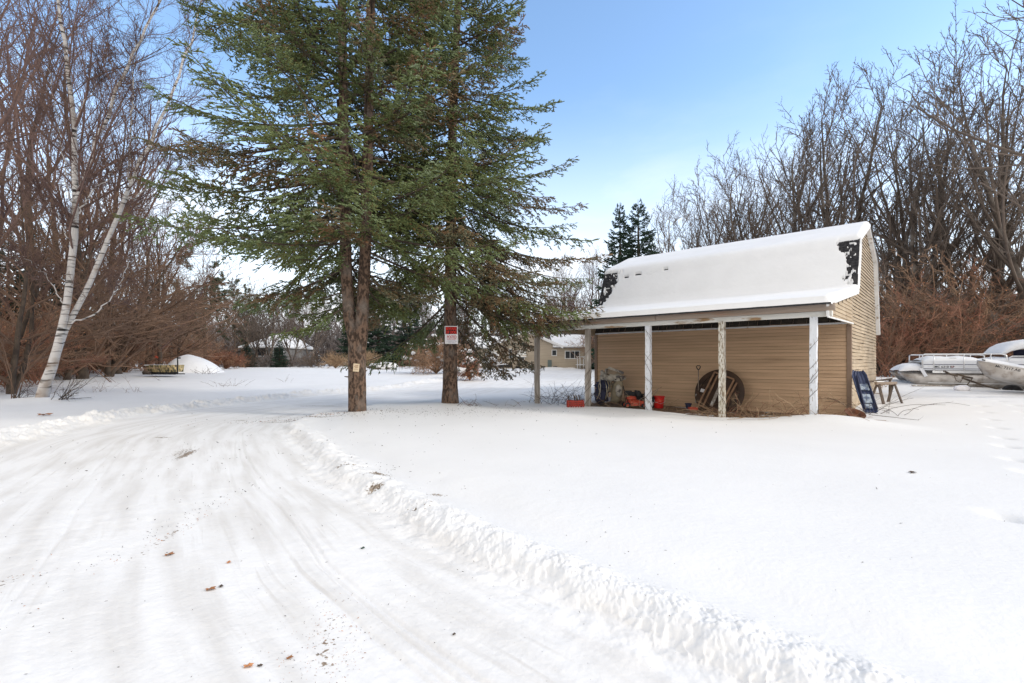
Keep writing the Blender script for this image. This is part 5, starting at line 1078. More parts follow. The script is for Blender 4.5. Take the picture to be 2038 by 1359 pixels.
# vines on posts and dry stems round the porch
for k, (sd, lb) in enumerate(((1, 'thin leafless vine winding up the right white post'), (2, 'thin leafless vine winding up the flaking middle post'), (3, 'thin leafless vine winding up the bluish white post'), (4, 'thin leafless vine winding up the grey post at the wall end'))):
    g_ = np.random.default_rng(sd+70); q = Acc()
    for v in range((3, 1, 3, 3)[k]):
        n_ = 60; tt_ = np.linspace(0, 1, n_); a0 = g_.random()*6; turns = g_.uniform(1.5, 4)*g_.choice([-1, 1]); hgt = g_.uniform(1.5, 2.5)
        a_ = a0+turns*6.283*tt_+.5*np.sin(tt_*9+a0); rr_ = .102+.02*g_.random()+.012*np.sin(tt_*17)
        sq = 1/np.maximum(np.abs(np.cos(a_)), np.abs(np.sin(a_))); rr_ = np.minimum(.082*sq+.006, .115)
        xs = .26+2.05*k+rr_*np.cos(a_); ys_ = 3.5+rr_*np.sin(a_); zs_ = -.2+hgt*tt_
        X_, Y_ = fromshed(xs, ys_); P_ = np.stack([X_, Y_, zs_], -1)[None]; V, Q = tubes(P_, np.linspace(.006, .003, n_)[None], 5); q.add(V, Q)
        p_, r2_ = grow(P_, np.linspace(.005, .003, n_)[None], g_, 7, 1.0, .06, .7, t0=.1, K=4, up=0, wob=.3, rmin=.003); V, Q = tubes(p_, r2_, 3); q.add(V, Q)
    o = link('vine', q.mesh('vine'), None, M['bark_dark']); tag(o, lb, 'vine')
def stems_patch(name, pts, n, L, seed, m, label, r=.005, up=0., spread=.9, cat='dry stems', sub=2):
    g_ = np.random.default_rng(seed); P = np.zeros((n, 9, 3)); c_ = np.array(pts)[g_.integers(0, len(pts), n)]+.22*g_.standard_normal((n, 2)); X_, Y_ = c_[:, 0], c_[:, 1]; P[:, 0] = np.stack([X_, Y_, hfun(X_, Y_)[0]-.03], -1)
    th = g_.random(n)*6.283; d = unit(np.stack([np.cos(th)*spread, np.sin(th)*spread, .5+.9*g_.random(n)], -1)); ln = L*(.4+.9*g_.random(n))
    for i in range(1, 9): d = unit(d+.12*g_.standard_normal((n, 3))+np.array([0, 0, up-.10])); P[:, i] = P[:, i-1]+d*(ln/8)[:, None]
    gz = hfun(P[:, :, 0], P[:, :, 1])[0]+.01; P[:, 1:, 2] = np.maximum(P[:, 1:, 2], gz[:, 1:])
    R0 = np.linspace(r, r*.5, 9)[None]*(.6+.8*g_.random((n, 1))); q = Acc(); V, Q = tubes(P, R0, 4); q.add(V, Q)
    if sub: p_, r_2 = grow(P, R0, g_, sub, .7, .25, .7, t0=.3, K=4, up=0, wob=.2, rmin=.003); V, Q = tubes(p_, r_2, 3); q.add(V, Q)
    o = link(name, q.mesh(name), None, m); return tag(o, label, cat, kind='stuff')
sp_ = lambda xs, y: [tuple(fromshed(x, y)) for x in xs]
stems_patch('dry_weeds', sp_(np.linspace(-.1, 3.2, 12), 2.9)+sp_(np.linspace(.2, 1.6, 8), 3.3), 110, 1.0, 801, M['twig_straw'], 'straw-coloured dry stems in the litter by the right post of the porch', .006)
stems_patch('dry_weeds', sp_(np.linspace(.0, 3.0, 12), 2.4), 80, .9, 802, M['twig_red'], 'red-brown dry stems and leaves in the litter under the porch', .006)
stems_patch('dry_weeds', sp_(np.linspace(3, 7, 12), 2.9), 40, .8, 803, M['twig_straw'], 'scattered straw stems in front of the things under the porch', .005)
stems_patch('dry_weeds', sp_(np.linspace(6.9, 8.9, 12), 3.3)+sp_(np.linspace(7.2, 9.2, 8), 2.0), 70, 1.15, 804, M['bark_dark'], 'dark arching bramble stems round the two grey posts', .006, .02)
stems_patch('dry_weeds', [(9.2, 12.6), (9.6, 12.3), (10.0, 12.2), (8.9, 12.5), (9.3, 13.0)], 26, 1.2, 805, M['bark_dark'], 'dark bramble stems arching over the snow in front of the sawhorse', .005, .0)
stems_patch('dry_weeds', [(-1.4, 15.3), (-1.2, 15.2), (-.2, 15.4)], 26, .45, 806, M['twig_brown'], 'short twigs poking from the snow right of the single spruce', .005, .0)
stems_patch('dry_weeds', [(13.6, 18.9), (14.0, 19.0), (14.4, 19.2)], 40, .8, 807, M['twig_straw'], 'snow-dusted stalks behind the rear corner of the shed', .008, .05)
stems_patch('dry_weeds', [(-15.5, 20), (-14, 24), (-18, 18.5), (-20, 19), (-22, 19), (-13, 28), (-17, 20)], 60, .7, 808, M['twig_brown'], 'thin dry stalks standing in the snow along the left wood', .005, .05)
# dead leaves lying on the packed snow, each one
def leaf(px, py, z, s, label, m, rot):
    b = MB(); n = 9; vs = [(0, 0, .012*s/.05)]
    for i in range(14):
        a_ = i/14*6.283; rr_ = s*(1 if i % 2 else .62)*(1+.25*math.cos(a_)); vs.append((rr_*math.cos(a_), rr_*.7*math.sin(a_), .35*s*abs(math.sin(a_*1.5+rot))))
    b.add(vs, [(0, i+1, (i+1) % 14+1) for i in range(14)]); o = b.build('fallen_leaf', m, None); p_ = base(px, py, z); o.location = (p_.x, p_.y, zg(p_.x, p_.y)+.004); o.rotation_euler = (0, 0, rot); md = o.modifiers.new('s', 'SOLIDIFY'); md.thickness = .002; return tag(o, label, 'leaf', 'dead leaves on the snow')
for a_ in ((335, 1120, -.13, .035, 'curled brown leaf lying on the driveway left of its middle', 'leaf_brown', 1), (455, 1135, -.13, .022, 'small reddish leaf on the driveway below the tyre tracks', 'leaf_rust', 2), (417, 1193, -.13, .032, 'dark brown leaf with a broken stalk on the packed snow', 'leaf_brown', .5), (440, 1186, -.13, .02, 'blackish leaf scrap just right of the dark brown leaf', 'bark_dark', 2.2),
           (721, 1102, -.13, .022, 'dark green-black leaf scrap alone on the packed snow', 'needle_dark', 1.2), (492, 1353, -.13, .024, 'amber brown leaf at the bottom edge of the driveway', 'leaf_rust', .2), (575, 1333, -.13, .018, 'curled tan leaf near the brown stain at the bottom', 'leaf_brown', .9), (516, 1351, -.13, .014, 'black leaf scrap beside the amber leaf at the bottom', 'bark_dark', 0),
           (1814, 942, .0, .05, 'dark curled leaf alone on the smooth snow below the sawhorse', 'bark_dark', .1), (86, 829, .0, .16, 'rust-red leaf clump on the snow in front of the birch', 'leaf_brown', .4), (903, 1284, -.13, .012, 'tiny black leaf scrap on the packed snow near the plowed ridge', 'bark_dark', 1)):
    leaf(a_[0], a_[1], a_[2], a_[3], a_[4], M[a_[5]], a_[6])
# needle and twig crumbs strewn on the snow
def crumbs(name, label, regions, seed, m):
    g_ = np.random.default_rng(seed); Xs = []; Ys = []
    for x, y, sx2, sy2, n, ro in regions:
        u_ = g_.standard_normal((n, 2))*np.array([sx2, sy2]); c_, s_ = math.cos(ro), math.sin(ro); Xs.append(x+u_[:, 0]*c_-u_[:, 1]*s_); Ys.append(y+u_[:, 0]*s_+u_[:, 1]*c_)
    X_ = np.concatenate(Xs); Y_ = np.concatenate(Ys); n = len(X_); z_ = hfun(X_, Y_)[0]; th = g_.random(n)*6.283; d = np.stack([np.cos(th), np.sin(th), .3*g_.standard_normal(n)], -1); dist = np.hypot(X_, Y_)
    ln = (.006+.03*g_.random(n)**3)*np.clip(dist/5, .5, 2); V, T = spindles(np.stack([X_, Y_, z_+.002], -1), unit(d), ln, (.0015+.0025*g_.random(n))*np.clip(dist/5, .6, 2.2)); o = link(name, npmesh(name, V, tris=T, smooth=True), None, m); return tag(o, label, 'crumbs', kind='stuff')
def PB(px, py, z=-.13): b_ = base(px, py, z); return b_.x, b_.y
rgn = [(*PB(700, 835), 1.6, .6, 260, .2), (*PB(850, 830), 1.8, .8, 260, .1), (*PB(980, 830), 1.6, .7, 200, 0), (*PB(620, 838), 1.0, .12, 260, .45), (*PB(1200, 860), 3.0, 1.2, 60, 0), (*PB(600, 900), 2.0, 1.4, 90, 0), (*PB(650, 1300), .12, .3, 140, .3), (*PB(330, 1060), .06, .9, 90, .05),
       (*PB(740, 950), .35, .35, 60, .4), (*PB(400, 1150), 1.6, 1.2, 130, 0), (*PB(300, 950), 2.5, 1.8, 120, 0), (*PB(900, 1250), 1.2, .7, 90, 0), (*PB(1200, 1160), .8, .5, 50, -.6), (*PB(1500, 1000), 3.0, 1.2, 24, 0), (*PB(800, 1000), .6, .3, 40, -.9)]
crumbs('needle_crumbs', 'dark needle and twig crumbs strewn over the snow', rgn, 900, M['bark_dark'])
crumbs('leaf_crumbs', 'brown leaf crumbs at the worn spots of the driveway', [(*PB(655, 1305), .09, .25, 160, .3), (*PB(335, 1075), .05, .5, 40, .05), (*PB(10, 1170), .1, .2, 30, 0), (*PB(620, 838), .9, .1, 120, .45), (*PB(575, 1335), .1, .04, 16, 0)], 901, M['leaf_rust'])
# ---------------------------------------------------------------- boats
KZ = lambda py, Y: CAMZ-(py-HY)/F*Y
KX = lambda px, Y: (px-CX)/F*Y
def pontoon_boat():
    Y = 20.0; x0 = KX(1788, Y); L_ = 5.6
    RZ = R(-29); cs, sn_ = math.cos(RZ), -math.sin(RZ)
    t = empty('pontoon_boat', (x0, Y, 0), RZ, 'snow-filled pontoon boat with aluminium rails and dark-striped white side panel', 'boat')
    def lx(px): r_ = (px-CX)/F; return (r_*(Y-.05)-x0)/(cs+r_*sn_)
    # two pontoons with raked noses
    for yy in (.15, 1.95):
        b = MB(); vs = []; n = 20; secs = []
        for f, top, bot, hw in ((0, .945, .90, .02), (.12, .945, .78, .10), (.3, .945, .60, .20), (.55, .95, .44, .28), (.9, .95, .36, .33), (1.3, .95, .32, .34), (3, .95, .30, .34), (5, .95, .28, .34), (L_-.4, .95, .28, .34), (L_-.02, .93, .32, .32), (L_, .9, .36, .28)):
            cz = (top+bot)/2; hh = (top-bot)/2; secs.append(len(vs))
            for j in range(n): a = 2*math.pi*j/n; vs.append((f, yy+hw*math.cos(a), cz+hh*math.copysign(abs(math.sin(a))**.85, math.sin(a))))
        fs = [(s+j, s+(j+1) % n, s+n+(j+1) % n, s+n+j) for s in secs[:-1] for j in range(n)]+[tuple(range(n))[::-1], tuple(range(secs[-1], secs[-1]+n))]
        b.add(vs, fs); b.build('pontoon', M['metal'], t, smooth=True)
        b = MB(); b.box((L_*.55, yy-.345, .52), (L_*.78, .012, .03)); b.build('keel_seam', M['rail'], t)
    b = MB(); b.box((.6+L_/2-.1, 1.05, .955), (L_-1.1, 2.35, .09), bev=.01); b.build('deck', M['metal'], t)
    b = MB(); b.box((.6+L_/2-.1, -.135, .955), (L_-1.1, .03, .10), bev=.004); b.build('deck_edge', M['rail'], t)
    pw = mat('white_boat_panel', (.78, .80, .83), (.70, .72, .76), 3, .4, 0)
    xa, xb = lx(1838), lx(2003)+2.0
    for yy, s in ((-.10, -1), (2.2, 1)):
        b = MB(); b.box(((xa+xb)/2, yy, 1.21), (xb-xa, .03, .38), bev=.004); fp = b.build('fence_panel', pw, t)
        b = MB()
        for z in (1.075, 1.245): b.box(((xa+xb)/2, yy+s*.018, z), (xb-xa-.02, .006, .022))
        b.build('stripe', M['navy'], fp)
        b = MB(); b.box(((xa+xb)/2, yy+s*.018, 1.162), (xb-xa-.02, .005, .016)); b.build('stripe', M['rail'], fp)
    text('registration', 'MC 6310 KP', .115, t, M['sign_black'], (lx(1880), -.124, 1.15), XR, .002); text('registration', '12', .075, t, M['sign_red'], (lx(1896), -.124, 1.15), XR)
    b = MB(); xr = lx(2003)
    for yy in (-.11, 2.2):
        b.tube([(xa-.03, yy, 1.0), (xa-.02, yy, 1.62), (xa+.05, yy, 1.66), (xr-.15, yy, 1.645), (xr, yy, 1.60), (xr+.03, yy, 1.40), (xr+.06, yy, 1.02)], .022, 8)
        for px in (1859, 1919, 1972): b.tube([(lx(px), yy-.02, .95), (lx(px), yy-.02, 1.66)], .019, 8)
    b.tube([(xa-.02, -.11, 1.63), (xa-.02, 2.2, 1.63)], .02, 8); b.tube([(xa-.02, -.11, 1.35), (xa-.02, 2.2, 1.35)], .016, 8)
    b.tube([(xr+.1, 0, 1.05), (xr+.1, 0, 1.5), (xr+.2, 0, 1.56), (xr+.9, 0, 1.56)], .02, 8); b.build('rail', M['rail'], t, smooth=True)
    b = MB(); b.bar((lx(1833), -.17, 1.10), (lx(1843), -.19, .77), .02, .11); b.build('bow_ladder', pw, t)
    b = MB(); b.tube([(lx(1900)+.1*math.cos(a/9*math.pi)*1.6, .1, 1.36+.14*math.sin(a/9*math.pi)) for a in range(10)], .04, 8); b.build('seat_back', M['rail'], t, smooth=True)
    # snow heaped on the deck and benches
    def heap(pts, y0, y1, name='snow_load', h=.0):
        b = MB(); n = 14; vs = []; m = len(pts)
        for i in range(n+1):
            f = i/n; e = (1-(2*f-1)**6)
            for (x, z0, z1) in pts: vs.append((x, y0+(y1-y0)*f, z0+(z1-z0)*(.12+.88*e)+.02*math.sin(x*5+f*7)*e))
        fs = [(i*m+j, i*m+j+1, (i+1)*m+j+1, (i+1)*m+j) for i in range(n) for j in range(m-1)]
        o = len(vs)
        for i in range(n+1): vs += [(pts[0][0], y0+(y1-y0)*i/n, pts[0][1]), (pts[-1][0], y0+(y1-y0)*i/n, pts[-1][1])]
        for j in range(m): vs.append((pts[j][0], y0, pts[j][1]))
        k0 = o+2*(n+1)
        fs += [(j, j+1, k0+j+1, k0+j) for j in range(m-1)]
        b.add(vs, fs); return b.build(name, M['snow'], t, smooth=True)
    heap([(lx(1791), .97, 1.0), (lx(1794), .97, 1.10), (lx(1803), .98, 1.20), (lx(1815), 1.0, 1.27), (lx(1828), 1.0, 1.29), (lx(1838), 1.0, 1.27)], -.12, 2.1)
    heap([(lx(1839), 1.36, 1.42), (lx(1845), 1.36, 1.50), (lx(1858), 1.36, 1.58), (lx(1880), 1.36, 1.57), (lx(1905), 1.36, 1.55), (lx(1925), 1.36, 1.58), (lx(1945), 1.36, 1.52), (lx(1960), 1.32, 1.44), (lx(1985), 1.3, 1.48), (lx(2003), 1.3, 1.54), (xb, 1.3, 1.5)], -.08, 2.18)
    return t
pontoon_boat()
# helm chair and canopy stay on the boat as things of their own kind
def canopy():
    Y = 18.75; x = KX(1997, Y); t = empty('boat_canopy', (x, Y, 0), R(-26), 'folded-out boat canopy bowed under a thick cap of snow at the right edge', 'canopy')
    b = MB(); 
    for yy in (.0, 1.7):
        b.tube([(.65, yy, 1.05), (.62, yy, 2.02)], .022, 8); b.tube([(2.6, yy, 1.05), (2.4, yy, 2.1)], .022, 8)
        b.tube([(.45, yy, 1.90), (.63, yy, 1.90)], .015, 6)
    b.build('frame', M['rail'], t, smooth=True)
    b = MB(); n = 12; m = 20; vs = []
    for i in range(m+1):
        f = i/m; x_ = 3.4*f; top = 1.88+.34*math.sin(min(f*1.9, 1)*1.57)**.7; 
        for j in range(n+1): g_ = j/n*2-1; vs.append((x_, .85+.95*g_, top-.06*g_**4))
    q = [(i*(n+1)+j, i*(n+1)+j+1, (i+1)*(n+1)+j+1, (i+1)*(n+1)+j) for i in range(m) for j in range(n)]
    vs2 = [(a, c_, d-.015) for a, c_, d in vs]; b.add([(a, c_, d-.17) for a, c_, d in vs], q); o = b.build('canvas_top', M['navy'], t, smooth=True)
    sn = MB(); N_ = len(vs); tv = []
    for k, (a, c_, d) in enumerate(vs):
        i = k//(n+1); j = k % (n+1); e = min(1, i/2.2)*min(1, min(j, n-j)/1.5+.25); tv.append((a-.06*(1-min(1, i/3)), c_, d-.16+.24*math.sqrt(max(e, 0))*1.0))
    bv = [(a-.04*(i_ < n+1), c_, d-.165-(.05 if i_ < n+1 else 0)) for i_, (a, c_, d) in enumerate(vs)]
    sn.add(tv+bv, q+[tuple(x_+N_ for x_ in f)[::-1] for f in q]+[(j, j+1, N_+j+1, N_+j) for j in range(n)]+[(i*(n+1), (i+1)*(n+1), N_+(i+1)*(n+1), N_+i*(n+1)) for i in range(m)]+[(i*(n+1)+n, (i+1)*(n+1)+n, N_+(i+1)*(n+1)+n, N_+i*(n+1)+n) for i in range(m)])
    sn.build('snow_load', M['snow'], t, smooth=True)
    b = MB(); b.box((1.6, 1.3, 1.62), (1.7, .06, .42), bev=.02); b.build('windscreen', M['navy'], t); b = MB(); b.box((1.5, 1.25, 1.72), (.5, .05, .05)); b.build('red_trim', M['red_worn'], t)
canopy()
def jon_boat():
    Y = 17.6; x0 = KX(1946, Y); z0 = KZ(717, Y); t = empty('aluminium_rowboat', (x0, Y, 0), R(-24), 'dented aluminium rowboat full of snow resting tilted against the pontoon boat', 'boat')
    L_ = 3.9; n = 16; ns = 26; vs = []
    tl = math.atan(.27)
    for i in range(ns+1):
        f = i/ns; x = L_*f; hw = .62*(1-(1-min(f/.45, 1))**2.2)+.06; keel = -.55+.42*(1-min(f/.16, 1))**2*.9+.0; 
        for j in range(n+1):
            g_ = j/n*2-1; a = g_*math.pi/2; y = hw*math.copysign(abs(math.sin(a))**.62, math.sin(a)); z = keel*abs(math.cos(a))**.55; vs.append((x+.12*(-z)*(1-min(f/.2, 1)), y, z))
    c_, s_ = math.cos(tl), math.sin(tl); P3 = lambda v: (v[0]*c_+v[2]*s_, v[1], z0-v[0]*s_+v[2]*c_)
    q = [(i*(n+1)+j, i*(n+1)+j+1, (i+1)*(n+1)+j+1, (i+1)*(n+1)+j) for i in range(ns) for j in range(n)]+[tuple(range(ns*(n+1), (ns+1)*(n+1)))[::-1], tuple(range(n+1))]
    b = MB(); b.add([P3(v) for v in vs], q); b.build('hull', M['metal'], t, autos=50)
    b = MB()
    for s in (0, n): b.tube([P3(vs[i*(n+1)+s]) for i in range(ns+1)], .018, 6)
    b.build('gunwale', M['rail'], t, smooth=True)
    b = MB(); m = 9; sv = []
    for i in range(1, ns):
        e0 = vs[i*(n+1)]; e1 = vs[i*(n+1)+n]
        for j in range(m+1): f = j/m; sv.append(P3((e0[0], (e0[1]*.97)*(1-f)+e1[1]*.97*f, -.04+.14*math.sin(f*math.pi)**.6+.04*math.sin(i*.8+j))))
    b.add(sv, [(i*(m+1)+j, i*(m+1)+j+1, (i+1)*(m+1)+j+1, (i+1)*(m+1)+j) for i in range(ns-2) for j in range(m)]); b.build('snow_load', M['snow'], t, smooth=True)
    yb = -.50
    o = text('registration', 'MC 7217 AB', .12, t, M['sign_black'], (0, 0, 0), XR, .002)
    p0 = Vector(P3((.62, -.56, -.12))); o.location = p0+Vector((0, -.075, 0)); o.rotation_mode = 'QUATERNION'; o.rotation_quaternion = (Matrix.Rotation(tl, 3, 'Y') @ Matrix.Rotation(R(-16), 3, 'Z') @ Matrix.Rotation(R(90), 3, 'X')).to_quaternion()
    sb = MB(); sb.box((0, 0, 0), (.42, .08, .42), Matrix.Rotation(R(38), 3, 'Y'), bev=.03); so_ = sb.build('boat_seat', M['black'], None); so_.location = t.matrix_basis @ Vector(P3((1.5, -.1, .22))); so_.name = 'folding_chair'; tag(so_, 'black folded boat chair sticking up from the snow in the rowboat', 'chair')
jon_boat()
# trailer and logs carrying the boats
t = empty('boat_trailer', (KX(1880, 18.9), 18.9, 0), R(-29), 'low dark trailer frame under the pontoon boat, half sunk in snow', 'trailer')
b = MB(); b.bar((-1.4, 0, .22), (4.5, 0, .13), .09, .10); b.bar((-1.2, 2.2, .22), (4.6, 2.2, .13), .09, .10); b.build('beam', M['black'], t)
for x in (1.9, 2.9):
    b = MB(); b.lathe([(.1, -.1), (.26, -.1), (.30, -.06), (.30, .06), (.26, .1), (.1, .1)], (x, -.05, .22), 24, rot=Matrix.Rotation(R(90), 3, 'X')); w_ = b.build('wheel', M['black'], t, autos=40)
    b = MB(); b.lathe([(.001, -.06), (.12, -.08), (.12, .08), (.001, .06)], (x, -.05, .22), 16, rot=Matrix.Rotation(R(90), 3, 'X')); b.build('rim', M['rail'], w_, autos=40)
b = MB(); b.bar((-2.0, -.6, zg(KX(1860, 19), 19)+.03), (1.4, -.75, zg(KX(1930, 19), 19)+.02), .08, .05); o = b.build('ground_plank', M['grey_post'], None); o.location = (KX(1890, 19.6), 19.6, 0); tag(o, 'snow-dusted plank lying in front of the pontoon hull', 'plank')
p_ = Vector((KX(1915, 17.9), 17.9, .38)); o = crumple('fender', p_, (.55, .3, .24), 4, M['sign_white'], None, .12, 3); tag(o, 'white boat fender lying against the pontoon hull', 'fender')
b = MB()
for a_, c_ in (((1878, 738), (1905, 748)), ((1905, 744), (1935, 752)), ((1915, 752), (1990, 775))): b.tube([at(*a_, 18.1), at((a_[0]+c_[0])/2, (a_[1]+c_[1])/2+1.5, 18.1), at(*c_, 18.1)], .035, 6)
b.tube([at(1898, 744, 18.1), at(1903, 757, 18.1), at(1911, 761, 18.1), at(1918, 750, 18.1)], .012, 6); b.tube([at(1936, 752, 18.05), at(1920, 772, 17.9)], .018, 6)
o = b.build('mooring_rope', M['bark_dark'], None, smooth=True); tag(o, 'dark rope and straps hanging over the pontoon hull', 'rope')

# ---------------------------------------------------------------- camouflaged sled, mound, far houses
t = empty('duck_boat', (KX(325, 30), 30, zg(KX(325, 30), 30)+.12), 0, 'small camouflage-painted boat on skids in the snow before the round mound', 'boat')
cam_m = mat('camouflage', (.34, .27, .13), (.07, .065, .04), 5, .8, .2, 8, lo=.47, hi=.53, stretch=(2, 1, .5), c3=(.5, .38, .2), s3=7, lo3=.55, hi3=.6)
b = MB(); vs = []; W_ = 1.95
for x, zb, zt, hw in ((-.98, .42, .60, .10), (-.75, .24, .60, .42), (-.3, .16, .59, .52), (.4, .15, .58, .55), (.95, .17, .60, .52)):
    for y, z in ((-hw, zt), (-hw*.8, zb), (hw*.8, zb), (hw, zt)): vs.append((x, y, z))
fs = [(i*4+j, i*4+j+1, i*4+j+5, i*4+j+4) for i in range(4) for j in range(3)]+[(0, 1, 2, 3), (16, 19, 18, 17)]
b.add(vs, fs); o = b.build('hull', cam_m, t, autos=30); md = o.modifiers.new('s', 'SOLIDIFY'); md.thickness = .03
b = MB()
for x in (-.5, 0, .5): b.box((x, 0, .10), (.08, .9, .16))
for y in (-.4, .4): b.bar((-.9, y, .04), (1.05, y, .04), .06)
b.build('runner', M['black'], t); b = MB(); b.box((0, 0, .585), (1.7, .92, .05), bev=.02); b.build('snow_load', M['snow'], t)
b = MB(); b.bar((1.02, -.2, .02), (1.02, -.2, 1.0), .05); b.bar((1.0, -.2, 1.02), (1.18, -.2, 1.02), .10, .08); b.bar((.8, -.2, .08), (1.02, -.2, .08), .05); b.build('upright', M['black'], t)
o = empty('red_marker', (KX(310, 34), 34, zg(KX(310, 34), 34)), 0, 'little red flag on a stick behind the camouflaged boat', 'marker'); b = MB(); b.tube([(0, 0, -.1), (0.02, 0, 1.1)], .015, 5); b.build('stick', M['bark_dark'], o); b = MB(); b.box((.06, 0, 1.08), (.22, .03, .12), Matrix.Rotation(.4, 3, 'Y'), bev=.01); b.build('flag', M['orange_red'], o)
tag(crumple('dark_stump', (KX(296, 32), 31.8, zg(KX(296, 32), 32)+.08), (.42, .4, .4), 21, M['bark_dark'], None, .3, 3), 'dark stump in the snow just left of the camouflaged boat', 'stump')
# mound
V = []; n = 60; cx_, cy_ = KX(364, 36), 36.6
xs = np.linspace(-2.6, 2.6, n); X_, Y_ = np.meshgrid(xs, xs, indexing='ij'); r2 = (X_/np.where(X_ > 0, 2.5, 1.45))**2+(Y_/2.1)**2
sk = 1+.12*(X_ < 0); H_ = 1.3*np.clip(1-r2, 0, 1)**.95*(1+.12*(fbm(X_*.9, Y_*.9, 2, 7)-.5))+.02*(fbm(X_*2, Y_*2, 3, 5)-.5); H_ = H_+hfun(cx_+X_, cy_+Y_)[0]-.06
V = np.stack([X_+cx_, Y_+cy_, H_], -1).reshape(-1, 3); i = np.arange(n-1)[:, None]*n; j = np.arange(n-1)[None]; Q = np.stack([i+j, i+n+j, i+n+j+1, i+j+1], -1).reshape(-1, 4)
o = link('snow_mound', npmesh('snow_mound', V, Q, smooth=True), None, M['snow']); tag(o, 'smooth round mound of snow behind the camouflaged boat', 'snow mound')
o = stems_patch('dry_weeds', [(KX(395, 34), 34), (KX(405, 34), 34), (KX(412, 34), 34.2)], 22, .7, 809, M['twig_grey'], 'thin weeds in front of the round snow mound', .008, .1)
# covered pile in the far middle
pp = Vector((KX(762, 44), 44, zg(KX(762, 44), 44))); t = empty('log_pile', pp, 0, 'low heap of dark logs under snow between the twin spruce and the brush', 'log pile')
b = MB(); r_ = random.Random(7)
for k in range(10): x = r_.uniform(-.9, .8); z = r_.uniform(.1, .45)*(1-abs(x)*.5); b.bar((x-.5, r_.uniform(-.4, .3), z+r_.uniform(-.1, .15)), (x+.5, r_.uniform(-.4, .3), z+r_.uniform(-.15, .12)), .12)
b.build('logs', M['bark_dark'], t); q = crumple('snow_load', (0, .25, .28), (2.5, 1.2, .75), 31, M['snow'], t, .15, 4)

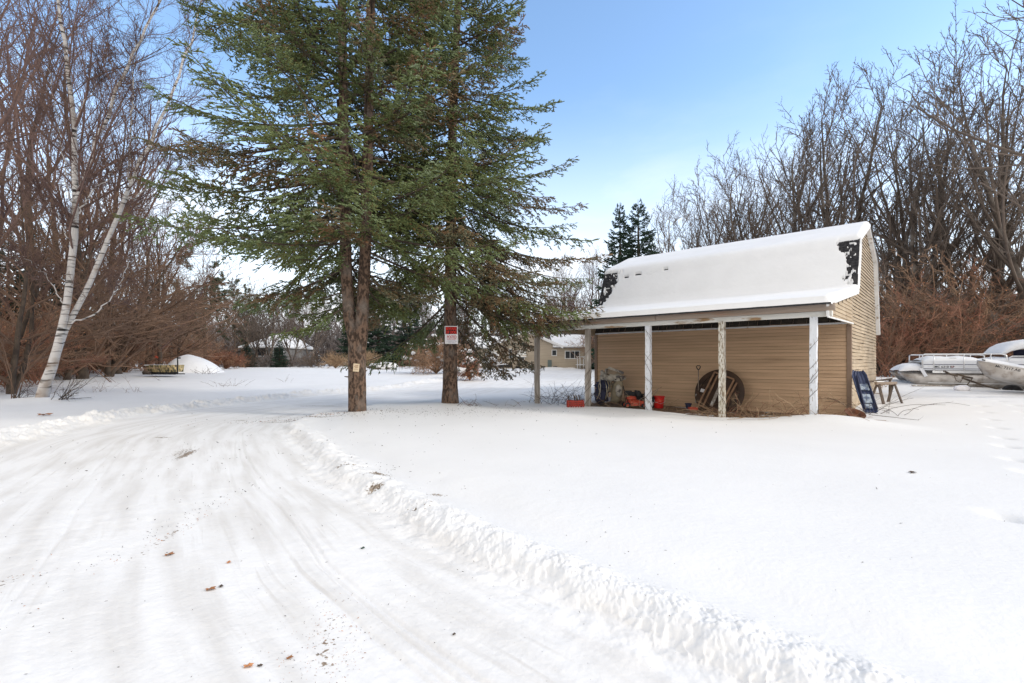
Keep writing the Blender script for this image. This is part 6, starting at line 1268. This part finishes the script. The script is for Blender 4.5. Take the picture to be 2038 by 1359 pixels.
def window(parent, x, z, w, h, y, awn=False, mull=0):
    b = MB(); b.box((x, y, z), (w+.14, .05, h+.14), bev=.005); fr_ = b.build('window', M['white_trim'], parent)
    b = MB(); b.box((x, y-.028, z), (w, .012, h)); b.build('pane', M['glass'], fr_)
    for k in range(mull): b = MB(); b.box((x-w/2+w*(k+1)/(mull+1), y-.036, z), (.05, .012, h)); b.build('mullion', M['white_trim'], fr_)
    if awn:
        b = MB(); b.prism([(0, y-.02, z+h/2+.25), (0, y-.62, z+h/2-.38), (0, y-.62, z+h/2-.44), (0, y-.02, z+h/2+.15)], (x-w/2-.22, 0, 0), (x+w/2+.22, 0, 0)); b.build('awning', M['beam_white'], parent)
def far_house():
    Y = 50.0; gx = KX(1045, Y); z0 = zg(gx, Y)-.05
    t = empty('ranch_house', (gx, Y, z0), 0, 'low tan house with snowy gabled roof and white window awnings', 'house'); s = F/Y
    wm = mat('house_siding', (.44, .37, .28), (.36, .30, .23), 1.5, .7, .1, 6, stretch=(.3, .3, 6)); lx = lambda px: KX(px, Y)-gx; lz = lambda py: CAMZ-(py-HY)/s-z0
    xl, xr = lx(980), lx(1112); xm = (xl+xr)/2; ze = lz(690); zr = ze+1.5
    b = MB(); b.prism([(xl, 0, -.5), (xr, 0, -.5), (xr, 0, ze), (xm, 0, zr), (xl, 0, ze)], (0, 0, 0), (0, 9, 0)); b.build('wall', wm, t)
    b = MB(); b.box(((xr+lx(1166))/2, 2.6, ze/2-.25), (lx(1166)-xr, 5.2, ze+.5)); b.build('wall', wm, t)
    b = MB(); b.box((lx(945)/2+xl/2, 6.0, ze/2-.25), (xl-lx(945), 5, ze+.5)); b.build('wall', wm, t)
    def slab(a, c_, th, m, nm, par):
        b = MB(); b.prism([a[0], a[1], c_[1], c_[0]], (0, 0, 0), (0, 0, th)); return b.build(nm, m, par)
    rf = empty('roof', (0, 0, 0)); rf.parent = t
    for sg in (-1, 1):
        e = xl-.4 if sg < 0 else xr+.4; d = 1.5/(xr-xm); z_e = ze-.4*d
        slab([(e, -.4, z_e), (e, 9.4, z_e)], [(xm, -.4, zr), (xm, 9.4, zr)], .08, M['white_trim'], 'roof_edge', rf)
        slab([(e+.02*sg, -.38, z_e+.085), (e+.02*sg, 9.4, z_e+.085)], [(xm, -.38, zr+.085), (xm, 9.4, zr+.085)], .20, M['snow'], 'snow_load', rf)
    for xa_, xb_, y0, y1 in ((xr-.6, lx(1172), -.3, 5.5), (lx(940), xl+.6, 3.2, 8.8)):
        ym = (y0+y1)/2; b = MB(); b.prism([(0, y0, ze-.1), (0, ym, ze+1.15), (0, y1, ze-.1)], (xa_, 0, 0), (xb_, 0, 0)); b.build('roof_deck', M['shingle'], rf)
        b = MB(); b.prism([(0, y0-.02, ze-.06), (0, y0-.04, ze+.10), (0, ym, ze+1.40), (0, y1, ze+.08), (0, y1, ze-.02), (0, ym, ze+1.17)], (xa_-.03, 0, 0), (xb_+.03, 0, 0)); b.build('snow_load', M['snow'], rf)
    window(t, lx(984), lz(708), .55, .75, -.03, True); window(t, lx(1016), lz(704), .22, .9, -.03); window(t, lx(1037.5), lz(709.5), .55, .75, -.03, True)
    window(t, lx(1139), lz(706), 1.4, .7, -.03, mull=2)
    window(t, lx(1103), lz(702), .4, .5, -.03)
    b = MB(); b.box((lx(1094), -.03, lz(724.5)), (.42, .04, .85)); b.build('side_hatch', mat('grey_green_hatch', (.13, .16, .15)), t)
    b = MB(); b.box((lx(998), -.08, lz(717)), (.16, .12, .30), bev=.02); b.tube([(lx(998), -.06, lz(717)), (lx(998), -.06, 0)], .03, 6); b.build('meter_box', M['rail'], t)
    for px in (1032, 1081, 1105): b = MB(); b.box((lx(px), -.03, .16), (.42, .04, .20)); b.build('basement_vent', M['black'], t)
    # steps and railing at the right end
    b = MB(); b.box((lx(1158), -.7, .42), (1.3, 1.2, .08)); 
    for px in (1146, 1151, 1158, 1165): b.bar((lx(px), -1.25, -.1), (lx(px), -1.25, 1.25), .07)
    b.bar((lx(1144), -1.25, 1.22), (lx(1160), -1.25, 1.22), .07); b.bar((lx(1158), -1.25, 1.22), (lx(1168), -1.3, .4), .07); b.build('stair_rail', M['white_trim'], t)
    return t
far_house()
pp = Vector((KX(1003, 49), 48.6, zg(KX(1003, 49), 48.6))); t = empty('covered_grill', pp, 0, 'dark garden grill with snow on its lid against the tan house', 'grill')
b = MB(); b.box((0, 0, .25), (1.1, .4, .3), bev=.04); b.box((.7, 0, .35), (.3, .4, .5), bev=.05); b.bar((-.5, 0, -.1), (-.5, 0, .2), .06); b.bar((.5, 0, -.1), (.5, 0, .2), .06); b.build('grill_box', M['black'], t); b = MB(); b.box((-.1, 0, .45), (1.1, .42, .12), bev=.05); b.build('snow_load', M['snow'], t)

def distant_house():
    Y = 61.0; gx = KX(530, Y); z0 = zg(gx, Y); t = empty('distant_house', (gx, Y, z0), 0, 'distant grey house with broad white snowy roof among bare trees', 'house'); s = F/Y; lx = lambda px: KX(px, Y)-gx; lz = lambda py: CAMZ-(py-HY)/s-z0
    wm = mat('grey_house_wall', (.20, .19, .18), (.15, .145, .14), 1, .8, 0); x0, x1, ze, zr = lx(478), lx(572), lz(690), lz(658)
    b = MB(); b.box(((x0+x1)/2, 4, ze/2), (x1-x0-.6, 8, ze)); b.build('wall', wm, t)
    rf = empty('roof', (0, 0, 0)); rf.parent = t; b = MB(); xm1, xm2 = lx(532), lx(545)
    v = [(x0, -.5, ze), (x1, -.5, ze), (x1, 8.5, ze), (x0, 8.5, ze), (xm1, 4, zr), (xm2, 4, zr)]
    b.add(v, [(0, 1, 5, 4), (1, 2, 5), (2, 3, 4, 5), (3, 0, 4), (3, 2, 1, 0)]); b.build('snow_load', M['snow'], rf)
    b = MB(); b.box(((x0+x1)/2, 4, ze-.08), (x1-x0, 9, .14)); b.build('roof_edge', M['white_trim'], rf)
    window(t, lx(520), lz(700), 1.2, 1.0, -.03); window(t, lx(555), lz(700), 1.2, 1.0, -.03)
distant_house()
